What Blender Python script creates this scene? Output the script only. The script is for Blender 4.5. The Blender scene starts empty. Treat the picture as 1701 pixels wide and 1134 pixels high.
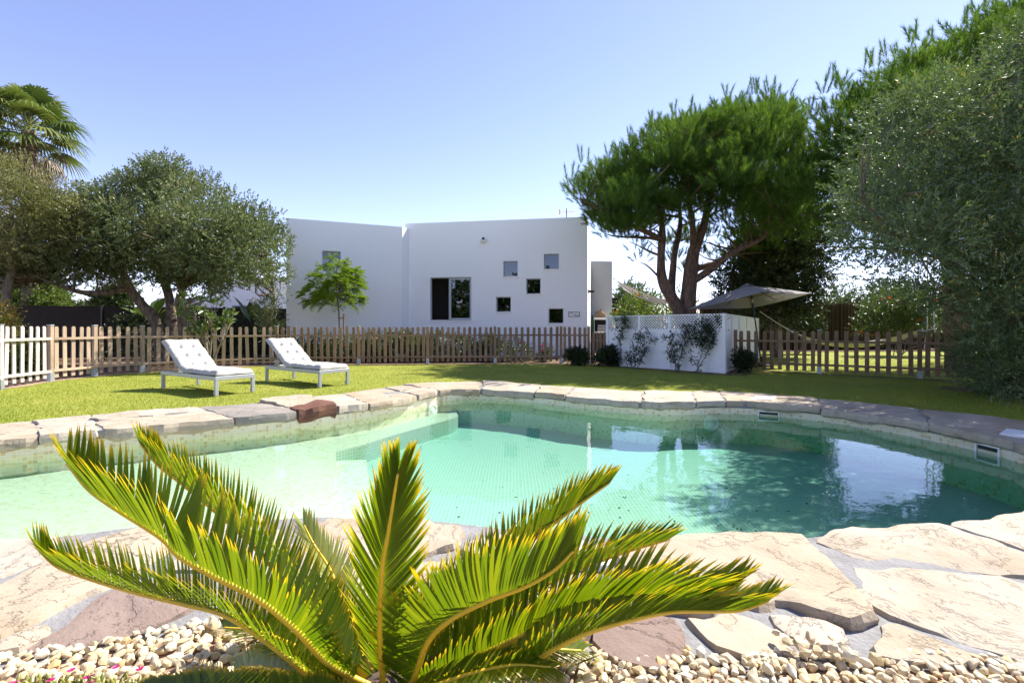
import bpy, bmesh, math, random
import numpy as np
from mathutils import Vector, Matrix, geometry, noise as mnoise

random.seed(7)
R = np.random.default_rng(11)
SC = bpy.context.scene
COL = SC.collection
rad = math.radians

# ------------------------------------------------------------------ camera, sky, sun, exposure
CAMH, FPX, CX, HY = 1.15, 803.0, 850.5, 545.0      # eye height, focal length in px of a 1701 px wide frame, centre column, horizon row
cam = bpy.data.cameras.new('camera')
cam.sensor_width = 36.0
cam.lens = FPX / 1701.0 * 36.0
cam.shift_y = -(567.0 - HY) / 1701.0
cam.clip_start = 0.05
cam.clip_end = 3000.0
camo = bpy.data.objects.new('camera', cam)
COL.objects.link(camo)
camo.location = (0, 0, CAMH)
camo.rotation_euler = (rad(90), 0, 0)
SC.camera = camo

SUN_AZ, SUN_EL = 37.0, 48.0        # azimuth from +x towards +y
world = bpy.data.worlds.new('World')
SC.world = world
world.use_nodes = True
wn = world.node_tree
bg = wn.nodes['Background']
sky = wn.nodes.new('ShaderNodeTexSky')
sky.sky_type = 'NISHITA'
sky.sun_disc = False
sky.sun_elevation = rad(SUN_EL)
sky.sun_rotation = rad(90.0 - SUN_AZ)
sky.altitude = 50
sky.air_density = 0.7
sky.dust_density = 0.05
sky.ozone_density = 1.6
wb_ = wn.nodes.new('ShaderNodeMix')          # white balance of the whole sky
wb_.data_type = 'RGBA'
wb_.blend_type = 'MULTIPLY'
wb_.inputs[0].default_value = 1.0
wb_.inputs[7].default_value = (1.08, 0.865, 0.89, 1)
wn.links.new(sky.outputs[0], wb_.inputs[6])
wn.links.new(wb_.outputs[2], bg.inputs['Color'])
bg.inputs['Strength'].default_value = 0.135
sun = bpy.data.lights.new('sun', 'SUN')
sun.energy = 4.2
sun.angle = rad(0.55)
sun.color = (1.0, 0.94, 0.84)
suno = bpy.data.objects.new('sun', sun)
COL.objects.link(suno)
sd = Vector((math.cos(rad(SUN_AZ)) * math.cos(rad(SUN_EL)), math.sin(rad(SUN_AZ)) * math.cos(rad(SUN_EL)), math.sin(rad(SUN_EL))))
suno.rotation_euler = sd.to_track_quat('Z', 'Y').to_euler()
suno.location = sd * 40

SC.view_settings.view_transform = 'Standard'
SC.view_settings.look = 'None'
SC.view_settings.gamma = 1.0
SC.view_settings.exposure = 1.47
SC.render.engine = 'CYCLES'
SC.cycles.use_denoising = True
SC.cycles.max_bounces = 8
SC.cycles.diffuse_bounces = 3
SC.cycles.use_adaptive_sampling = True
SC.cycles.adaptive_threshold = 0.02
SC.cycles.glossy_bounces = 3
SC.cycles.transmission_bounces = 6
SC.cycles.transparent_max_bounces = 12
SC.cycles.sample_clamp_indirect = 6.0


# ------------------------------------------------------------------ helpers
def at(px, py, d):
    """a point of the place seen at (px, py) of the 1701 x 1134 frame, d metres in front of the eye"""
    return Vector(((px - CX) / FPX * d, d, CAMH - (py - HY) / FPX * d))


def gr(px, py, z=0.0):
    d = (CAMH - z) * FPX / (py - HY)
    return Vector(((px - CX) / FPX * d, d, z))


WL = {}


def wloc(o):
    v = Vector((0, 0, 0))
    while o is not None:
        v = v + o.location
        o = o.parent
    return v


def tag(o, label, cat, group=None):
    o['label'] = label
    o['category'] = cat
    if group:
        o['group'] = group
    return o


def thing(name, label, cat, loc=(0, 0, 0), rz=0.0, group=None):
    o = bpy.data.objects.new(name, None)
    o.empty_display_size = 0.1
    COL.objects.link(o)
    o.location = loc
    o.rotation_euler = (0, 0, rz)
    return tag(o, label, cat, group)


def link(name, me, m, parent=None, local=False):
    if m is not None and not me.materials:
        me.materials.append(m)
    o = bpy.data.objects.new(name, me)
    COL.objects.link(o)
    if parent is not None:
        o.parent = parent
        if not local:
            o.location = -wloc(parent)
    return o


def struct(name, me, m):
    o = link(name, me, m)
    o['kind'] = 'structure'
    return o


def np_mesh(name, verts, faces, attrs=None, smooth=False):
    """faces: (n, k) int array, one polygon size"""
    verts = np.asarray(verts, np.float32).reshape(-1, 3)
    faces = np.asarray(faces, np.int32)
    n, k = faces.shape
    me = bpy.data.meshes.new(name)
    me.vertices.add(len(verts))
    me.vertices.foreach_set('co', verts.ravel())
    me.loops.add(n * k)
    me.loops.foreach_set('vertex_index', faces.ravel())
    me.polygons.add(n)
    me.polygons.foreach_set('loop_start', np.arange(0, n * k, k, dtype=np.int32))
    if smooth:
        me.polygons.foreach_set('use_smooth', np.ones(n, bool))
    for an, av in (attrs or {}).items():
        a = me.attributes.new(an, 'FLOAT', 'POINT')
        a.data.foreach_set('value', np.asarray(av, np.float32).ravel())
    me.update(calc_edges=True)
    return me


def unit(a):
    return a / np.maximum(np.linalg.norm(a, axis=-1, keepdims=True), 1e-9)


class MB:
    """collects shapes into one mesh"""
    def __init__(s):
        s.v, s.f = [], []

    def add(s, vs, fs):
        b = len(s.v)
        s.v += [tuple(v) for v in vs]
        s.f += [tuple(i + b for i in f) for f in fs]
        return s

    def box(s, c, size, rot=None):
        hx, hy, hz = size[0] / 2, size[1] / 2, size[2] / 2
        vs = [Vector((x * hx, y * hy, z * hz)) for z in (-1, 1) for x, y in ((-1, -1), (1, -1), (1, 1), (-1, 1))]
        if rot is not None:
            vs = [rot @ v for v in vs]
        c = Vector(c)
        return s.add([v + c for v in vs], [(3, 2, 1, 0), (4, 5, 6, 7), (0, 1, 5, 4), (1, 2, 6, 5), (2, 3, 7, 6), (3, 0, 4, 7)])

    def beam(s, a, b, w, h, up=(0, 0, 1)):
        a, b = Vector(a), Vector(b)
        t = (b - a)
        L = t.length
        t.normalize()
        u = Vector(up)
        sd_ = t.cross(u)
        sd_.normalize()
        u = sd_.cross(t)
        m = Matrix((t, sd_, u)).transposed()
        return s.box((a + b) / 2, (L, w, h), m)

    def tube(s, pts, rs, n=7, cap=True):
        pts = [Vector(p) for p in pts]
        if not hasattr(rs, '__len__'):
            rs = [rs] * len(pts)
        b = len(s.v)
        ref = None
        for i, p in enumerate(pts):
            t = pts[min(i + 1, len(pts) - 1)] - pts[max(i - 1, 0)]
            if t.length < 1e-9:
                t = Vector((0, 0, 1))
            t.normalize()
            if ref is None:
                ref = t.orthogonal().normalized()
            ref = (ref - t * ref.dot(t))
            if ref.length < 1e-6:
                ref = t.orthogonal()
            ref.normalize()
            bi = t.cross(ref)
            for k in range(n):
                a = 2 * math.pi * k / n
                s.v.append(tuple(p + (ref * math.cos(a) + bi * math.sin(a)) * rs[i]))
        for i in range(len(pts) - 1):
            for k in range(n):
                k2 = (k + 1) % n
                s.f.append((b + i * n + k, b + i * n + k2, b + (i + 1) * n + k2, b + (i + 1) * n + k))
        if cap:
            s.f.append(tuple(b + k for k in reversed(range(n))))
            e = b + (len(pts) - 1) * n
            s.f.append(tuple(e + k for k in range(n)))
        return s

    def prism(s, poly, z0, z1):
        n = len(poly)
        vs = [(p[0], p[1], z0) for p in poly] + [(p[0], p[1], z1) for p in poly]
        fs = [tuple(reversed(range(n))), tuple(range(n, 2 * n))]
        fs += [(i, (i + 1) % n, n + (i + 1) % n, n + i) for i in range(n)]
        return s.add(vs, fs)

    def lathe(s, c, prof, n=16):
        c = Vector(c)
        b = len(s.v)
        for r, z in prof:
            for k in range(n):
                a = 2 * math.pi * k / n
                s.v.append((c.x + r * math.cos(a), c.y + r * math.sin(a), c.z + z))
        for i in range(len(prof) - 1):
            for k in range(n):
                k2 = (k + 1) % n
                s.f.append((b + i * n + k, b + i * n + k2, b + (i + 1) * n + k2, b + (i + 1) * n + k))
        s.f.append(tuple(b + k for k in reversed(range(n))))
        e = b + (len(prof) - 1) * n
        s.f.append(tuple(e + k for k in range(n)))
        return s

    def mesh(s, name, smooth=False, bevel=0.0):
        me = bpy.data.meshes.new(name)
        me.from_pydata(s.v, [], s.f)
        if bevel > 0:
            bm = bmesh.new()
            bm.from_mesh(me)
            bmesh.ops.bevel(bm, geom=bm.edges[:], offset=bevel, segments=1, affect='EDGES', clamp_overlap=True)
            bm.to_mesh(me)
            bm.free()
        if smooth:
            for p in me.polygons:
                p.use_smooth = True
        me.update()
        return me

    def build(s, name, m, parent=None, smooth=False, bevel=0.0, local=False):
        return link(name, s.mesh(name, smooth, bevel), m, parent, local)


def crom(pts, n):
    """Catmull-Rom through pts, n samples"""
    P = np.array([tuple(p) for p in pts], float)
    P = np.vstack([2 * P[0] - P[1], P, 2 * P[-1] - P[-2]])
    m = len(P) - 3
    t = np.linspace(0, m - 1e-6, n)
    i = t.astype(int)
    u = (t - i)[:, None]
    a, b, c, d = P[i], P[i + 1], P[i + 2], P[i + 3]
    return 0.5 * (2 * b + (c - a) * u + (2 * a - 5 * b + 4 * c - d) * u ** 2 + (3 * b - a - 3 * c + d) * u ** 3)


def inpoly(P, poly):
    poly = np.asarray(poly, float)[:, :2]
    x, y = P[:, 0], P[:, 1]
    r = np.zeros(len(P), bool)
    j = len(poly) - 1
    for i in range(len(poly)):
        xi, yi = poly[i]
        xj, yj = poly[j]
        c = ((yi > y) != (yj > y)) & (x < (xj - xi) * (y - yi) / (yj - yi + 1e-12) + xi)
        r ^= c
        j = i
    return r


def edgedist(P, poly):
    poly = np.asarray(poly, float)[:, :2]
    d = np.full(len(P), 1e9)
    for i in range(len(poly)):
        a, b = poly[i], poly[(i + 1) % len(poly)]
        ab = b - a
        t = np.clip(((P - a) @ ab) / (ab @ ab + 1e-12), 0, 1)
        d = np.minimum(d, np.linalg.norm(P - (a + t[:, None] * ab), axis=1))
    return d


def offset(poly, d):
    """grow a counter-clockwise loop by d"""
    P = np.asarray(poly, float)
    t1 = unit(P - np.roll(P, 1, 0))
    t2 = unit(np.roll(P, -1, 0) - P)
    t = unit(t1 + t2)
    return P + d * np.stack([t[:, 1], -t[:, 0]], 1)


def fill(loops, z, name, uv=False):
    """flat sheet bounded by the first loop, the others are holes"""
    bm = bmesh.new()
    es = []
    for lp in loops:
        vs = [bm.verts.new((p[0], p[1], z)) for p in lp]
        es += [bm.edges.new((vs[i], vs[(i + 1) % len(vs)])) for i in range(len(vs))]
    bmesh.ops.triangle_fill(bm, use_beauty=True, use_dissolve=False, edges=es)
    bmesh.ops.recalc_face_normals(bm, faces=bm.faces[:])
    for f in bm.faces:
        f.normal_update()
        if f.normal.z < 0:
            f.normal_flip()
    me = bpy.data.meshes.new(name)
    bm.to_mesh(me)
    bm.free()
    if uv:
        l = me.uv_layers.new(name='UVMap')
        for lo in me.loops:
            c = me.vertices[lo.vertex_index].co
            l.data[lo.index].uv = (c.x, c.y)
    return me


# ------------------------------------------------------------------ materials
class Mt:
    def __init__(s, name):
        s.m = bpy.data.materials.new(name)
        s.m.use_nodes = True
        s.nt = s.m.node_tree
        s.nt.nodes.clear()
        s.o = s.nt.nodes.new('ShaderNodeOutputMaterial')

    def n(s, typ, ins=None, **props):
        nd = s.nt.nodes.new('ShaderNode' + typ)
        for k, v in props.items():
            setattr(nd, k, v)
        for k, v in (ins or {}).items():
            if isinstance(v, bpy.types.NodeSocket):
                s.nt.links.new(v, nd.inputs[k])
            elif v is not None:
                if isinstance(v, tuple) and len(v) == 3 and nd.inputs[k].type == 'RGBA':
                    v = (*v, 1)
                nd.inputs[k].default_value = v
        return nd

    def co(s, kind='Object', scale=None, loc=None):
        c = s.n('TexCoord').outputs[kind]
        if scale is not None or loc is not None:
            c = s.n('Mapping', {0: c, 'Scale': scale or (1, 1, 1), 'Location': loc or (0, 0, 0)}).outputs[0]
        return c

    def noise(s, scale, detail=4, rough=0.55, vec=None, dist=0.0):
        return s.n('TexNoise', {'Vector': vec if vec is not None else s.co(), 'Scale': scale, 'Detail': detail, 'Roughness': rough, 'Distortion': dist}).outputs[0]

    def ramp(s, fac, stops):
        nd = s.n('ValToRGB', {0: fac})
        e = nd.color_ramp.elements
        while len(e) < len(stops):
            e.new(0.5)
        for i, (p, c) in enumerate(stops):
            e[i].position = p
            if not hasattr(c, '__len__'):
                c = (c, c, c)
            e[i].color = (*c, 1)
        return nd.outputs[0]

    def mix(s, fac, a, b, blend='MIX'):
        nd = s.n('Mix', None, data_type='RGBA', blend_type=blend)
        for i, v in ((0, fac), (6, a), (7, b)):
            if isinstance(v, bpy.types.NodeSocket):
                s.nt.links.new(v, nd.inputs[i])
            else:
                nd.inputs[i].default_value = (*v, 1) if hasattr(v, '__len__') else v
        return nd.outputs[2]

    def math(s, op, a, b=0.0, clamp=False):
        return s.n('Math', {0: a, 1: b}, operation=op, use_clamp=clamp).outputs[0]

    def attr(s, name):
        return s.n('Attribute', None, attribute_name=name).outputs['Fac']

    def rnd(s):
        return s.n('ObjectInfo').outputs['Random']

    def bump(s, h, strength=0.3, dist=0.02, normal=None):
        return s.n('Bump', {'Height': h, 'Strength': strength, 'Distance': dist, 'Normal': normal}).outputs[0]

    def princ(s, col, rough=0.6, normal=None, metal=0.0, spec=0.5, **kw):
        ins = {'Base Color': col, 'Roughness': rough, 'Normal': normal, 'Metallic': metal, 'Specular IOR Level': spec}
        ins.update(kw)
        return s.n('BsdfPrincipled', ins).outputs[0]

    def done(s, surf=None, vol=None):
        if surf is not None:
            s.nt.links.new(surf, s.o.inputs['Surface'])
        if vol is not None:
            s.nt.links.new(vol, s.o.inputs['Volume'])
        return s.m


def plain(name, col, rough=0.6, metal=0.0, var=0.12, scale=8.0, bump=0.0, bscale=40.0, spec=0.5):
    t = Mt(name)
    c2 = tuple(min(1, v * (1 + var)) for v in col)
    c1 = tuple(v * (1 - var) for v in col)
    c = t.mix(t.noise(scale, 5), c1, c2)
    nm = t.bump(t.noise(bscale, 4), bump, 0.01) if bump else None
    return t.done(t.princ(c, rough, nm, metal, spec))


def leafmat(name, stops, trans=0.4, gloss=0.06, grough=0.35, tint=(1.0, 1.0, 0.55), extra=None, attr='rnd'):
    """stops: colour ramp over the per-leaf random number"""
    t = Mt(name)
    c = t.ramp(t.attr(attr), stops)
    if extra:
        c = t.mix(t.ramp(t.attr('s'), extra[0]), c, extra[1]) if not callable(extra) else extra(t, c)
    tc = t.mix(1.0, c, (*tint,), 'MULTIPLY')
    tb = t.n('BrightContrast', {0: tc, 1: 0.0}).outputs[0]
    d = t.n('BsdfDiffuse', {'Color': c}).outputs[0]
    tl = t.n('BsdfTranslucent', {'Color': tb}).outputs[0]
    a = t.n('MixShader', {0: trans, 1: d, 2: tl}).outputs[0]
    if gloss > 0:
        g = t.n('BsdfGlossy', {'Color': (1, 1, 1), 'Roughness': grough}).outputs[0]
        fr = t.n('LayerWeight', {'Blend': 0.3}).outputs['Fresnel']
        a = t.n('MixShader', {0: t.math('ADD', t.math('MULTIPLY', fr, gloss), gloss * 0.5), 1: a, 2: g}).outputs[0]
    return t.done(a)


def bark(name, c1, c2, sx=6.0, sz=1.5, strength=0.8):
    t = Mt(name)
    v = t.co(scale=(sx, sx, sz))
    n1 = t.noise(2.2, 6, 0.65, v, 0.4)
    c = t.ramp(n1, [(0.3, c1), (0.62, c2)])
    return t.done(t.princ(c, 0.9, t.bump(n1, strength, 0.03), spec=0.2))


def m_plaster():
    t = Mt('white_plaster')
    n1 = t.noise(0.7, 5, 0.6)
    c = t.mix(n1, (0.895, 0.895, 0.895), (0.935, 0.935, 0.93))
    st = t.noise(2.5, 5, 0.6, t.co(scale=(1, 1, 0.12)))
    c = t.mix(t.ramp(st, [(0.60, 0.0), (0.85, 0.12)]), c, (0.55, 0.55, 0.53))
    return t.done(t.princ(c, 0.85, t.bump(t.noise(120, 3), 0.12, 0.004), spec=0.2))


def m_stone(name, cols, crack=(0.16, 0.12, 0.09)):
    t = Mt(name)
    rnd = t.rnd()
    sh = t.n('CombineXYZ', {0: t.math('MULTIPLY', rnd, 37.0), 1: t.math('MULTIPLY', rnd, 91.0), 2: 0.0}).outputs[0]
    base = t.n('VectorMath', {0: t.co(), 1: sh}, operation='ADD').outputs[0]
    rot = t.n('VectorRotate', {'Vector': base, 'Angle': t.math('MULTIPLY', rnd, 6.28)}, rotation_type='Z_AXIS').outputs[0]
    st = t.n('Mapping', {0: rot, 'Scale': (1.0, 1.3, 1.0)}).outputs[0]
    n1 = t.noise(1.9, 6, 0.6, base, 0.2)
    n2 = t.noise(9.0, 6, 0.7, base)
    n3 = t.noise(1.5, 9, 0.68, st, 0.35)
    c = t.ramp(n1, [(0.28, cols[0]), (0.45, cols[1]), (0.6, cols[2]), (0.75, cols[3])])
    c = t.mix(t.ramp(n2, [(0.35, 0.0), (0.75, 0.35)]), c, cols[4])
    cr = t.math('ABSOLUTE', t.math('SUBTRACT', n3, 0.5))
    cm = t.ramp(cr, [(0.0, 1.0), (0.004, 0.5), (0.012, 0.0)])
    msk = t.ramp(t.noise(1.3, 3, 0.5, base), [(0.54, 0.0), (0.66, 1.0)])
    cm2 = t.math('MULTIPLY', cm, msk)
    c = t.mix(t.math('MULTIPLY', cm2, 0.32), c, crack)
    r2 = t.math('FRACT', t.math('MULTIPLY', rnd, 13.7))
    r3 = t.math('FRACT', t.math('MULTIPLY', rnd, 29.3))
    c = t.mix(t.math('MULTIPLY', r2, 0.3), c, tuple(0.6 * v + 0.22 for v in cols[3]))
    c = t.mix(t.math('MULTIPLY', t.math('MULTIPLY', r3, r3), 0.4), c, (cols[1][0] * 0.95, cols[1][1] * 0.82, cols[1][2] * 0.62))
    h = t.math('ADD', t.math('MULTIPLY', n3, 1.0), t.math('MULTIPLY', n2, 0.35))
    h = t.math('SUBTRACT', h, t.math('MULTIPLY', cm2, 0.5))
    terr = t.ramp(n3, [(0.36, 0.0), (0.38, 0.33), (0.49, 0.36), (0.505, 0.66), (0.6, 0.7), (0.615, 1.0)])
    h = t.math('ADD', h, t.math('MULTIPLY', terr, 0.7))
    return t.done(t.princ(c, 0.85, t.bump(h, 0.8, 0.025), spec=0.2))


def m_tile(name, pale):
    t = Mt(name)
    uv = t.n('Mapping', {0: t.co('UV'), 'Scale': (1 / 0.04, 1 / 0.04, 1)}).outputs[0]
    cell = t.n('VectorMath', {0: uv}, operation='FLOOR').outputs[0]
    wn_ = t.n('TexWhiteNoise', {0: cell}, noise_dimensions='2D').outputs['Value']
    c = t.ramp(wn_, [(0.0, (0.70, 0.60, 0.40)), (0.55, (0.73, 0.64, 0.45)), (0.78, (0.65, 0.52, 0.28)), (0.93, (0.56, 0.39, 0.16)), (1.0, (0.74, 0.67, 0.51))])
    c = t.mix(pale, c, (0.37, 0.325, 0.275))
    fr = t.n('VectorMath', {0: uv}, operation='FRACTION').outputs[0]
    xyz = t.n('SeparateXYZ', {0: fr})
    ex = t.math('MINIMUM', xyz.outputs[0], t.math('SUBTRACT', 1.0, xyz.outputs[0]))
    ey = t.math('MINIMUM', xyz.outputs[1], t.math('SUBTRACT', 1.0, xyz.outputs[1]))
    e = t.math('MINIMUM', ex, ey)
    gm = t.ramp(e, [(0.035, 1.0), (0.07, 0.0)])
    c = t.mix(gm, c, (0.70, 0.69, 0.66))
    return t.done(t.princ(c, 0.35, t.bump(gm, -0.2, 0.004)))


def m_water():
    t = Mt('pool_water')
    v = t.co(scale=(1.0, 1.0, 1.0))
    h = t.math('ADD', t.noise(1.3, 3, 0.5, v, 0.4), t.math('MULTIPLY', t.noise(6.5, 3, 0.5, v, 0.6), 0.22))
    nm = t.bump(h, 0.08, 0.05)
    fr = t.n('Fresnel', {'IOR': 1.33, 'Normal': nm}).outputs[0]
    tr = t.n('BsdfTransparent', {0: (1, 1, 1)}).outputs[0]
    gl = t.n('BsdfGlossy', {'Color': (1, 1, 1), 'Roughness': 0.0, 'Normal': nm}).outputs[0]
    a = t.n('MixShader', {0: fr, 1: tr, 2: gl}).outputs[0]
    vol = t.n('VolumeAbsorption', {'Color': (0.20, 0.90, 0.82), 'Density': 0.56}).outputs[0]
    return t.done(a, vol)


def m_lawn():
    t = Mt('lawn')
    n1 = t.noise(0.9, 5, 0.6)
    n2 = t.noise(38, 4, 0.7)
    c = t.ramp(n1, [(0.3, (0.19, 0.22, 0.03)), (0.55, (0.25, 0.27, 0.04)), (0.75, (0.32, 0.30, 0.07))])
    c = t.mix(t.ramp(n2, [(0.35, 0.0), (0.7, 0.6)]), c, (0.25, 0.26, 0.07))
    return t.done(t.princ(c, 0.9, t.bump(t.noise(90, 3), 0.6, 0.02), spec=0.1))


def m_soil():
    t = Mt('soil')
    n1 = t.noise(1.4, 6, 0.65)
    c = t.ramp(n1, [(0.3, (0.10, 0.065, 0.042)), (0.6, (0.17, 0.115, 0.075)), (0.8, (0.23, 0.17, 0.12))])
    return t.done(t.princ(c, 0.95, t.bump(t.noise(35, 5), 0.6, 0.03), spec=0.1))


def m_wood(name, c1, c2, c3):
    t = Mt(name)
    rnd = t.rnd()
    sh = t.n('CombineXYZ', {0: t.math('MULTIPLY', rnd, 23.0), 1: t.math('MULTIPLY', rnd, 51.0), 2: t.math('MULTIPLY', rnd, 17.0)}).outputs[0]
    v = t.n('VectorMath', {0: t.co(), 1: sh}, operation='ADD').outputs[0]
    g = t.noise(1.0, 6, 0.65, t.n('Mapping', {0: v, 'Scale': (60, 60, 3)}).outputs[0], 0.5)
    kn = t.n('TexVoronoi', {'Vector': t.n('Mapping', {0: v, 'Scale': (14, 14, 5)}).outputs[0], 'Scale': 1.0}).outputs['Distance']
    c = t.ramp(g, [(0.3, c1), (0.55, c2), (0.75, c3)])
    bl = t.noise(1.4, 4, 0.6, v)
    c = t.mix(t.ramp(bl, [(0.42, 0.0), (0.7, 0.55)]), c, tuple(min(1, x * 1.55) for x in c2))
    c = t.mix(t.ramp(kn, [(0.05, 0.8), (0.11, 0.0)]), c, tuple(x * 0.35 for x in c1))
    val = t.n('HueSaturation', {'Value': t.math('ADD', t.math('MULTIPLY', rnd, 0.35), 0.82), 'Color': c}).outputs[0]
    return t.done(t.princ(val, 0.85, t.bump(g, 0.35, 0.004), spec=0.2))


def m_fabric(name, col, rough=0.9, scale=260.0, trans=0.0):
    t = Mt(name)
    c = t.mix(t.noise(3.0, 4), tuple(v * 0.94 for v in col), tuple(min(1, v * 1.04) for v in col))
    w = t.noise(scale, 2)
    s = t.princ(c, rough, t.bump(w, 0.15, 0.002), spec=0.15)
    if trans:
        s = t.n('MixShader', {0: trans, 1: s, 2: t.n('BsdfTranslucent', {'Color': c}).outputs[0]}).outputs[0]
    return t.done(s)


def m_glass():
    t = Mt('window_glass')
    tr = t.n('BsdfTransparent', {0: (0.35, 0.38, 0.40)}).outputs[0]
    gl = t.n('BsdfGlossy', {'Color': (0.9, 0.95, 1.0), 'Roughness': 0.01, 'Normal': t.bump(t.noise(1.2, 2), 0.02, 0.05)}).outputs[0]
    fr = t.n('Fresnel', {'IOR': 1.55}).outputs[0]
    f = t.math('ADD', t.math('MULTIPLY', fr, 1.3), 0.03, True)
    return t.done(t.n('MixShader', {0: f, 1: tr, 2: gl}).outputs[0])


def m_pebble():
    t = Mt('pebble_stone')
    r = t.math('FRACT', t.math('ADD', t.math('MULTIPLY', t.rnd(), 7.3), t.attr('rnd')))
    c = t.ramp(r, [(0.0, (0.54, 0.42, 0.225)), (0.25, (0.62, 0.54, 0.39)), (0.5, (0.57, 0.44, 0.24)), (0.75, (0.66, 0.60, 0.47)), (0.92, (0.50, 0.33, 0.14)), (1.0, (0.42, 0.33, 0.24))])
    n1 = t.noise(28, 5, 0.6)
    c = t.mix(t.ramp(n1, [(0.45, 0.0), (0.75, 0.4)]), c, (0.62, 0.46, 0.27))
    return t.done(t.princ(c, 0.6, t.bump(n1, 0.25, 0.006), spec=0.35))


PLASTER = m_plaster()
SANDSTONE = m_stone('sandstone', [(0.28, 0.215, 0.14), (0.37, 0.305, 0.23), (0.41, 0.36, 0.285), (0.455, 0.41, 0.34), (0.315, 0.255, 0.195)])
PURPLESTONE = m_stone('purple_slate_stone', [(0.14, 0.088, 0.07), (0.195, 0.132, 0.105), (0.23, 0.17, 0.145), (0.30, 0.22, 0.155), (0.175, 0.13, 0.125)])
DARKSTONE = m_stone('dark_slate_stone', [(0.14, 0.13, 0.13), (0.22, 0.21, 0.20), (0.32, 0.29, 0.26), (0.40, 0.35, 0.29), (0.20, 0.19, 0.19)])
REDSTONE = m_stone('red_iron_stone', [(0.06, 0.022, 0.014), (0.12, 0.045, 0.026), (0.16, 0.065, 0.036), (0.10, 0.04, 0.025), (0.05, 0.022, 0.016)], (0.05, 0.02, 0.015))
MORTAR = plain('grey_mortar', (0.225, 0.22, 0.22), 0.9, 0, 0.4, 9.0, 0.9, 45.0, 0.2)
TILE = m_tile('mosaic_tile', 0.0)
TILEPALE = m_tile('pale_mosaic_tile', 0.8)
TILESHELF = m_tile('shelf_mosaic_tile', 0.45)
WATER = m_water()
LAWN = m_lawn()
SOIL = m_soil()
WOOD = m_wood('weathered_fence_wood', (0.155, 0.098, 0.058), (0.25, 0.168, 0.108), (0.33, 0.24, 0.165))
WOODMID = m_wood('sunlit_fence_wood', (0.24, 0.17, 0.115), (0.36, 0.27, 0.195), (0.46, 0.37, 0.285))  # sunlight on the left panels painted in as paler wood
WOODPALE = m_wood('bleached_sunlit_fence_wood', (0.42, 0.36, 0.30), (0.55, 0.49, 0.43), (0.64, 0.59, 0.53))  # palest copy: bleaching plus the sun on the nearest panels, both in the colour
GALV = plain('galvanised_steel', (0.42, 0.46, 0.48), 0.45, 0.6, 0.15)
ALU = plain('grey_painted_aluminium', (0.42, 0.44, 0.46), 0.45, 0.2, 0.05)
CUSHION = m_fabric('cream_cushion_fabric', (0.42, 0.405, 0.38))
MESHFAB = m_fabric('grey_mesh_sling', (0.25, 0.26, 0.28))
PEBBLE = m_pebble()
GLASS = m_glass()
WINFRAME = plain('grey_window_frame', (0.40, 0.42, 0.45), 0.4, 0.2, 0.05)
WHITEPVC = plain('white_plastic', (0.80, 0.80, 0.78), 0.4, 0, 0.03)
WHITEWOOD = plain('white_painted_wood', (0.82, 0.84, 0.85), 0.6, 0, 0.06, 3.0, 0.15, 30.0)
BLACK = plain('black_metal', (0.02, 0.02, 0.022), 0.4, 0.3, 0.1)
DARKROOM = plain('shaded_room_wall', (0.035, 0.034, 0.033), 0.9)  # near-black colour stands in for the shade inside the rooms
PARASOL = m_fabric('grey_parasol_canvas', (0.27, 0.26, 0.275), trans=0.1)
SAIL = m_fabric('taupe_sail_cloth', (0.40, 0.35, 0.30), trans=0.2)
ROPE = m_fabric('pale_rope', (0.55, 0.53, 0.50))
DARKNET = plain('dark_windbreak_net', (0.035, 0.03, 0.028), 0.9, 0, 0.4, 3.0, 0.3, 50.0)
PINEBARK = bark('pine_bark', (0.055, 0.035, 0.027), (0.22, 0.145, 0.11))
OAKBARK = bark('oak_bark', (0.05, 0.04, 0.03), (0.24, 0.19, 0.14))
GREYBARK = bark('grey_bark', (0.10, 0.085, 0.065), (0.27, 0.23, 0.18), 10, 3, 0.5)
PALMBARK = bark('palm_bark', (0.07, 0.05, 0.035), (0.22, 0.17, 0.12), 3, 8, 0.8)
OAKLEAF = leafmat('oak_leaves', [(0.0, (0.075, 0.11, 0.042)), (0.45, (0.125, 0.17, 0.07)), (0.85, (0.205, 0.245, 0.11)), (0.98, (0.27, 0.22, 0.11))], 0.35, 0.03, 0.45)
PALELEAF = leafmat('pale_shrub_leaves', [(0.0, (0.12, 0.14, 0.045)), (0.5, (0.20, 0.21, 0.08)), (1.0, (0.32, 0.29, 0.15))], 0.35, 0.02, 0.45)
OLIVELEAF = leafmat('olive_leaves', [(0.0, (0.05, 0.09, 0.032)), (0.5, (0.09, 0.145, 0.052)), (0.9, (0.155, 0.215, 0.085)), (0.975, (0.18, 0.22, 0.08)), (1.0, (0.45, 0.30, 0.03))], 0.4, 0.07, 0.42)
PINENEEDLE = leafmat('pine_needles', [(0.0, (0.055, 0.12, 0.022)), (0.5, (0.095, 0.18, 0.028)), (1.0, (0.16, 0.25, 0.04))], 0.45, 0.02, 0.4)
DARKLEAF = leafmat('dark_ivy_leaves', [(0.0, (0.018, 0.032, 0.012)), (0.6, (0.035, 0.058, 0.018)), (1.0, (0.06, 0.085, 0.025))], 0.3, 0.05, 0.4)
SHRUBLEAF = leafmat('shrub_leaves', [(0.0, (0.04, 0.075, 0.02)), (0.5, (0.07, 0.115, 0.03)), (1.0, (0.12, 0.16, 0.045))], 0.35, 0.06, 0.35)
BRIGHTLEAF = leafmat('bright_shrub_leaves', [(0.0, (0.07, 0.12, 0.02)), (0.5, (0.12, 0.18, 0.03)), (1.0, (0.20, 0.25, 0.05))], 0.45, 0.04, 0.4)
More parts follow.
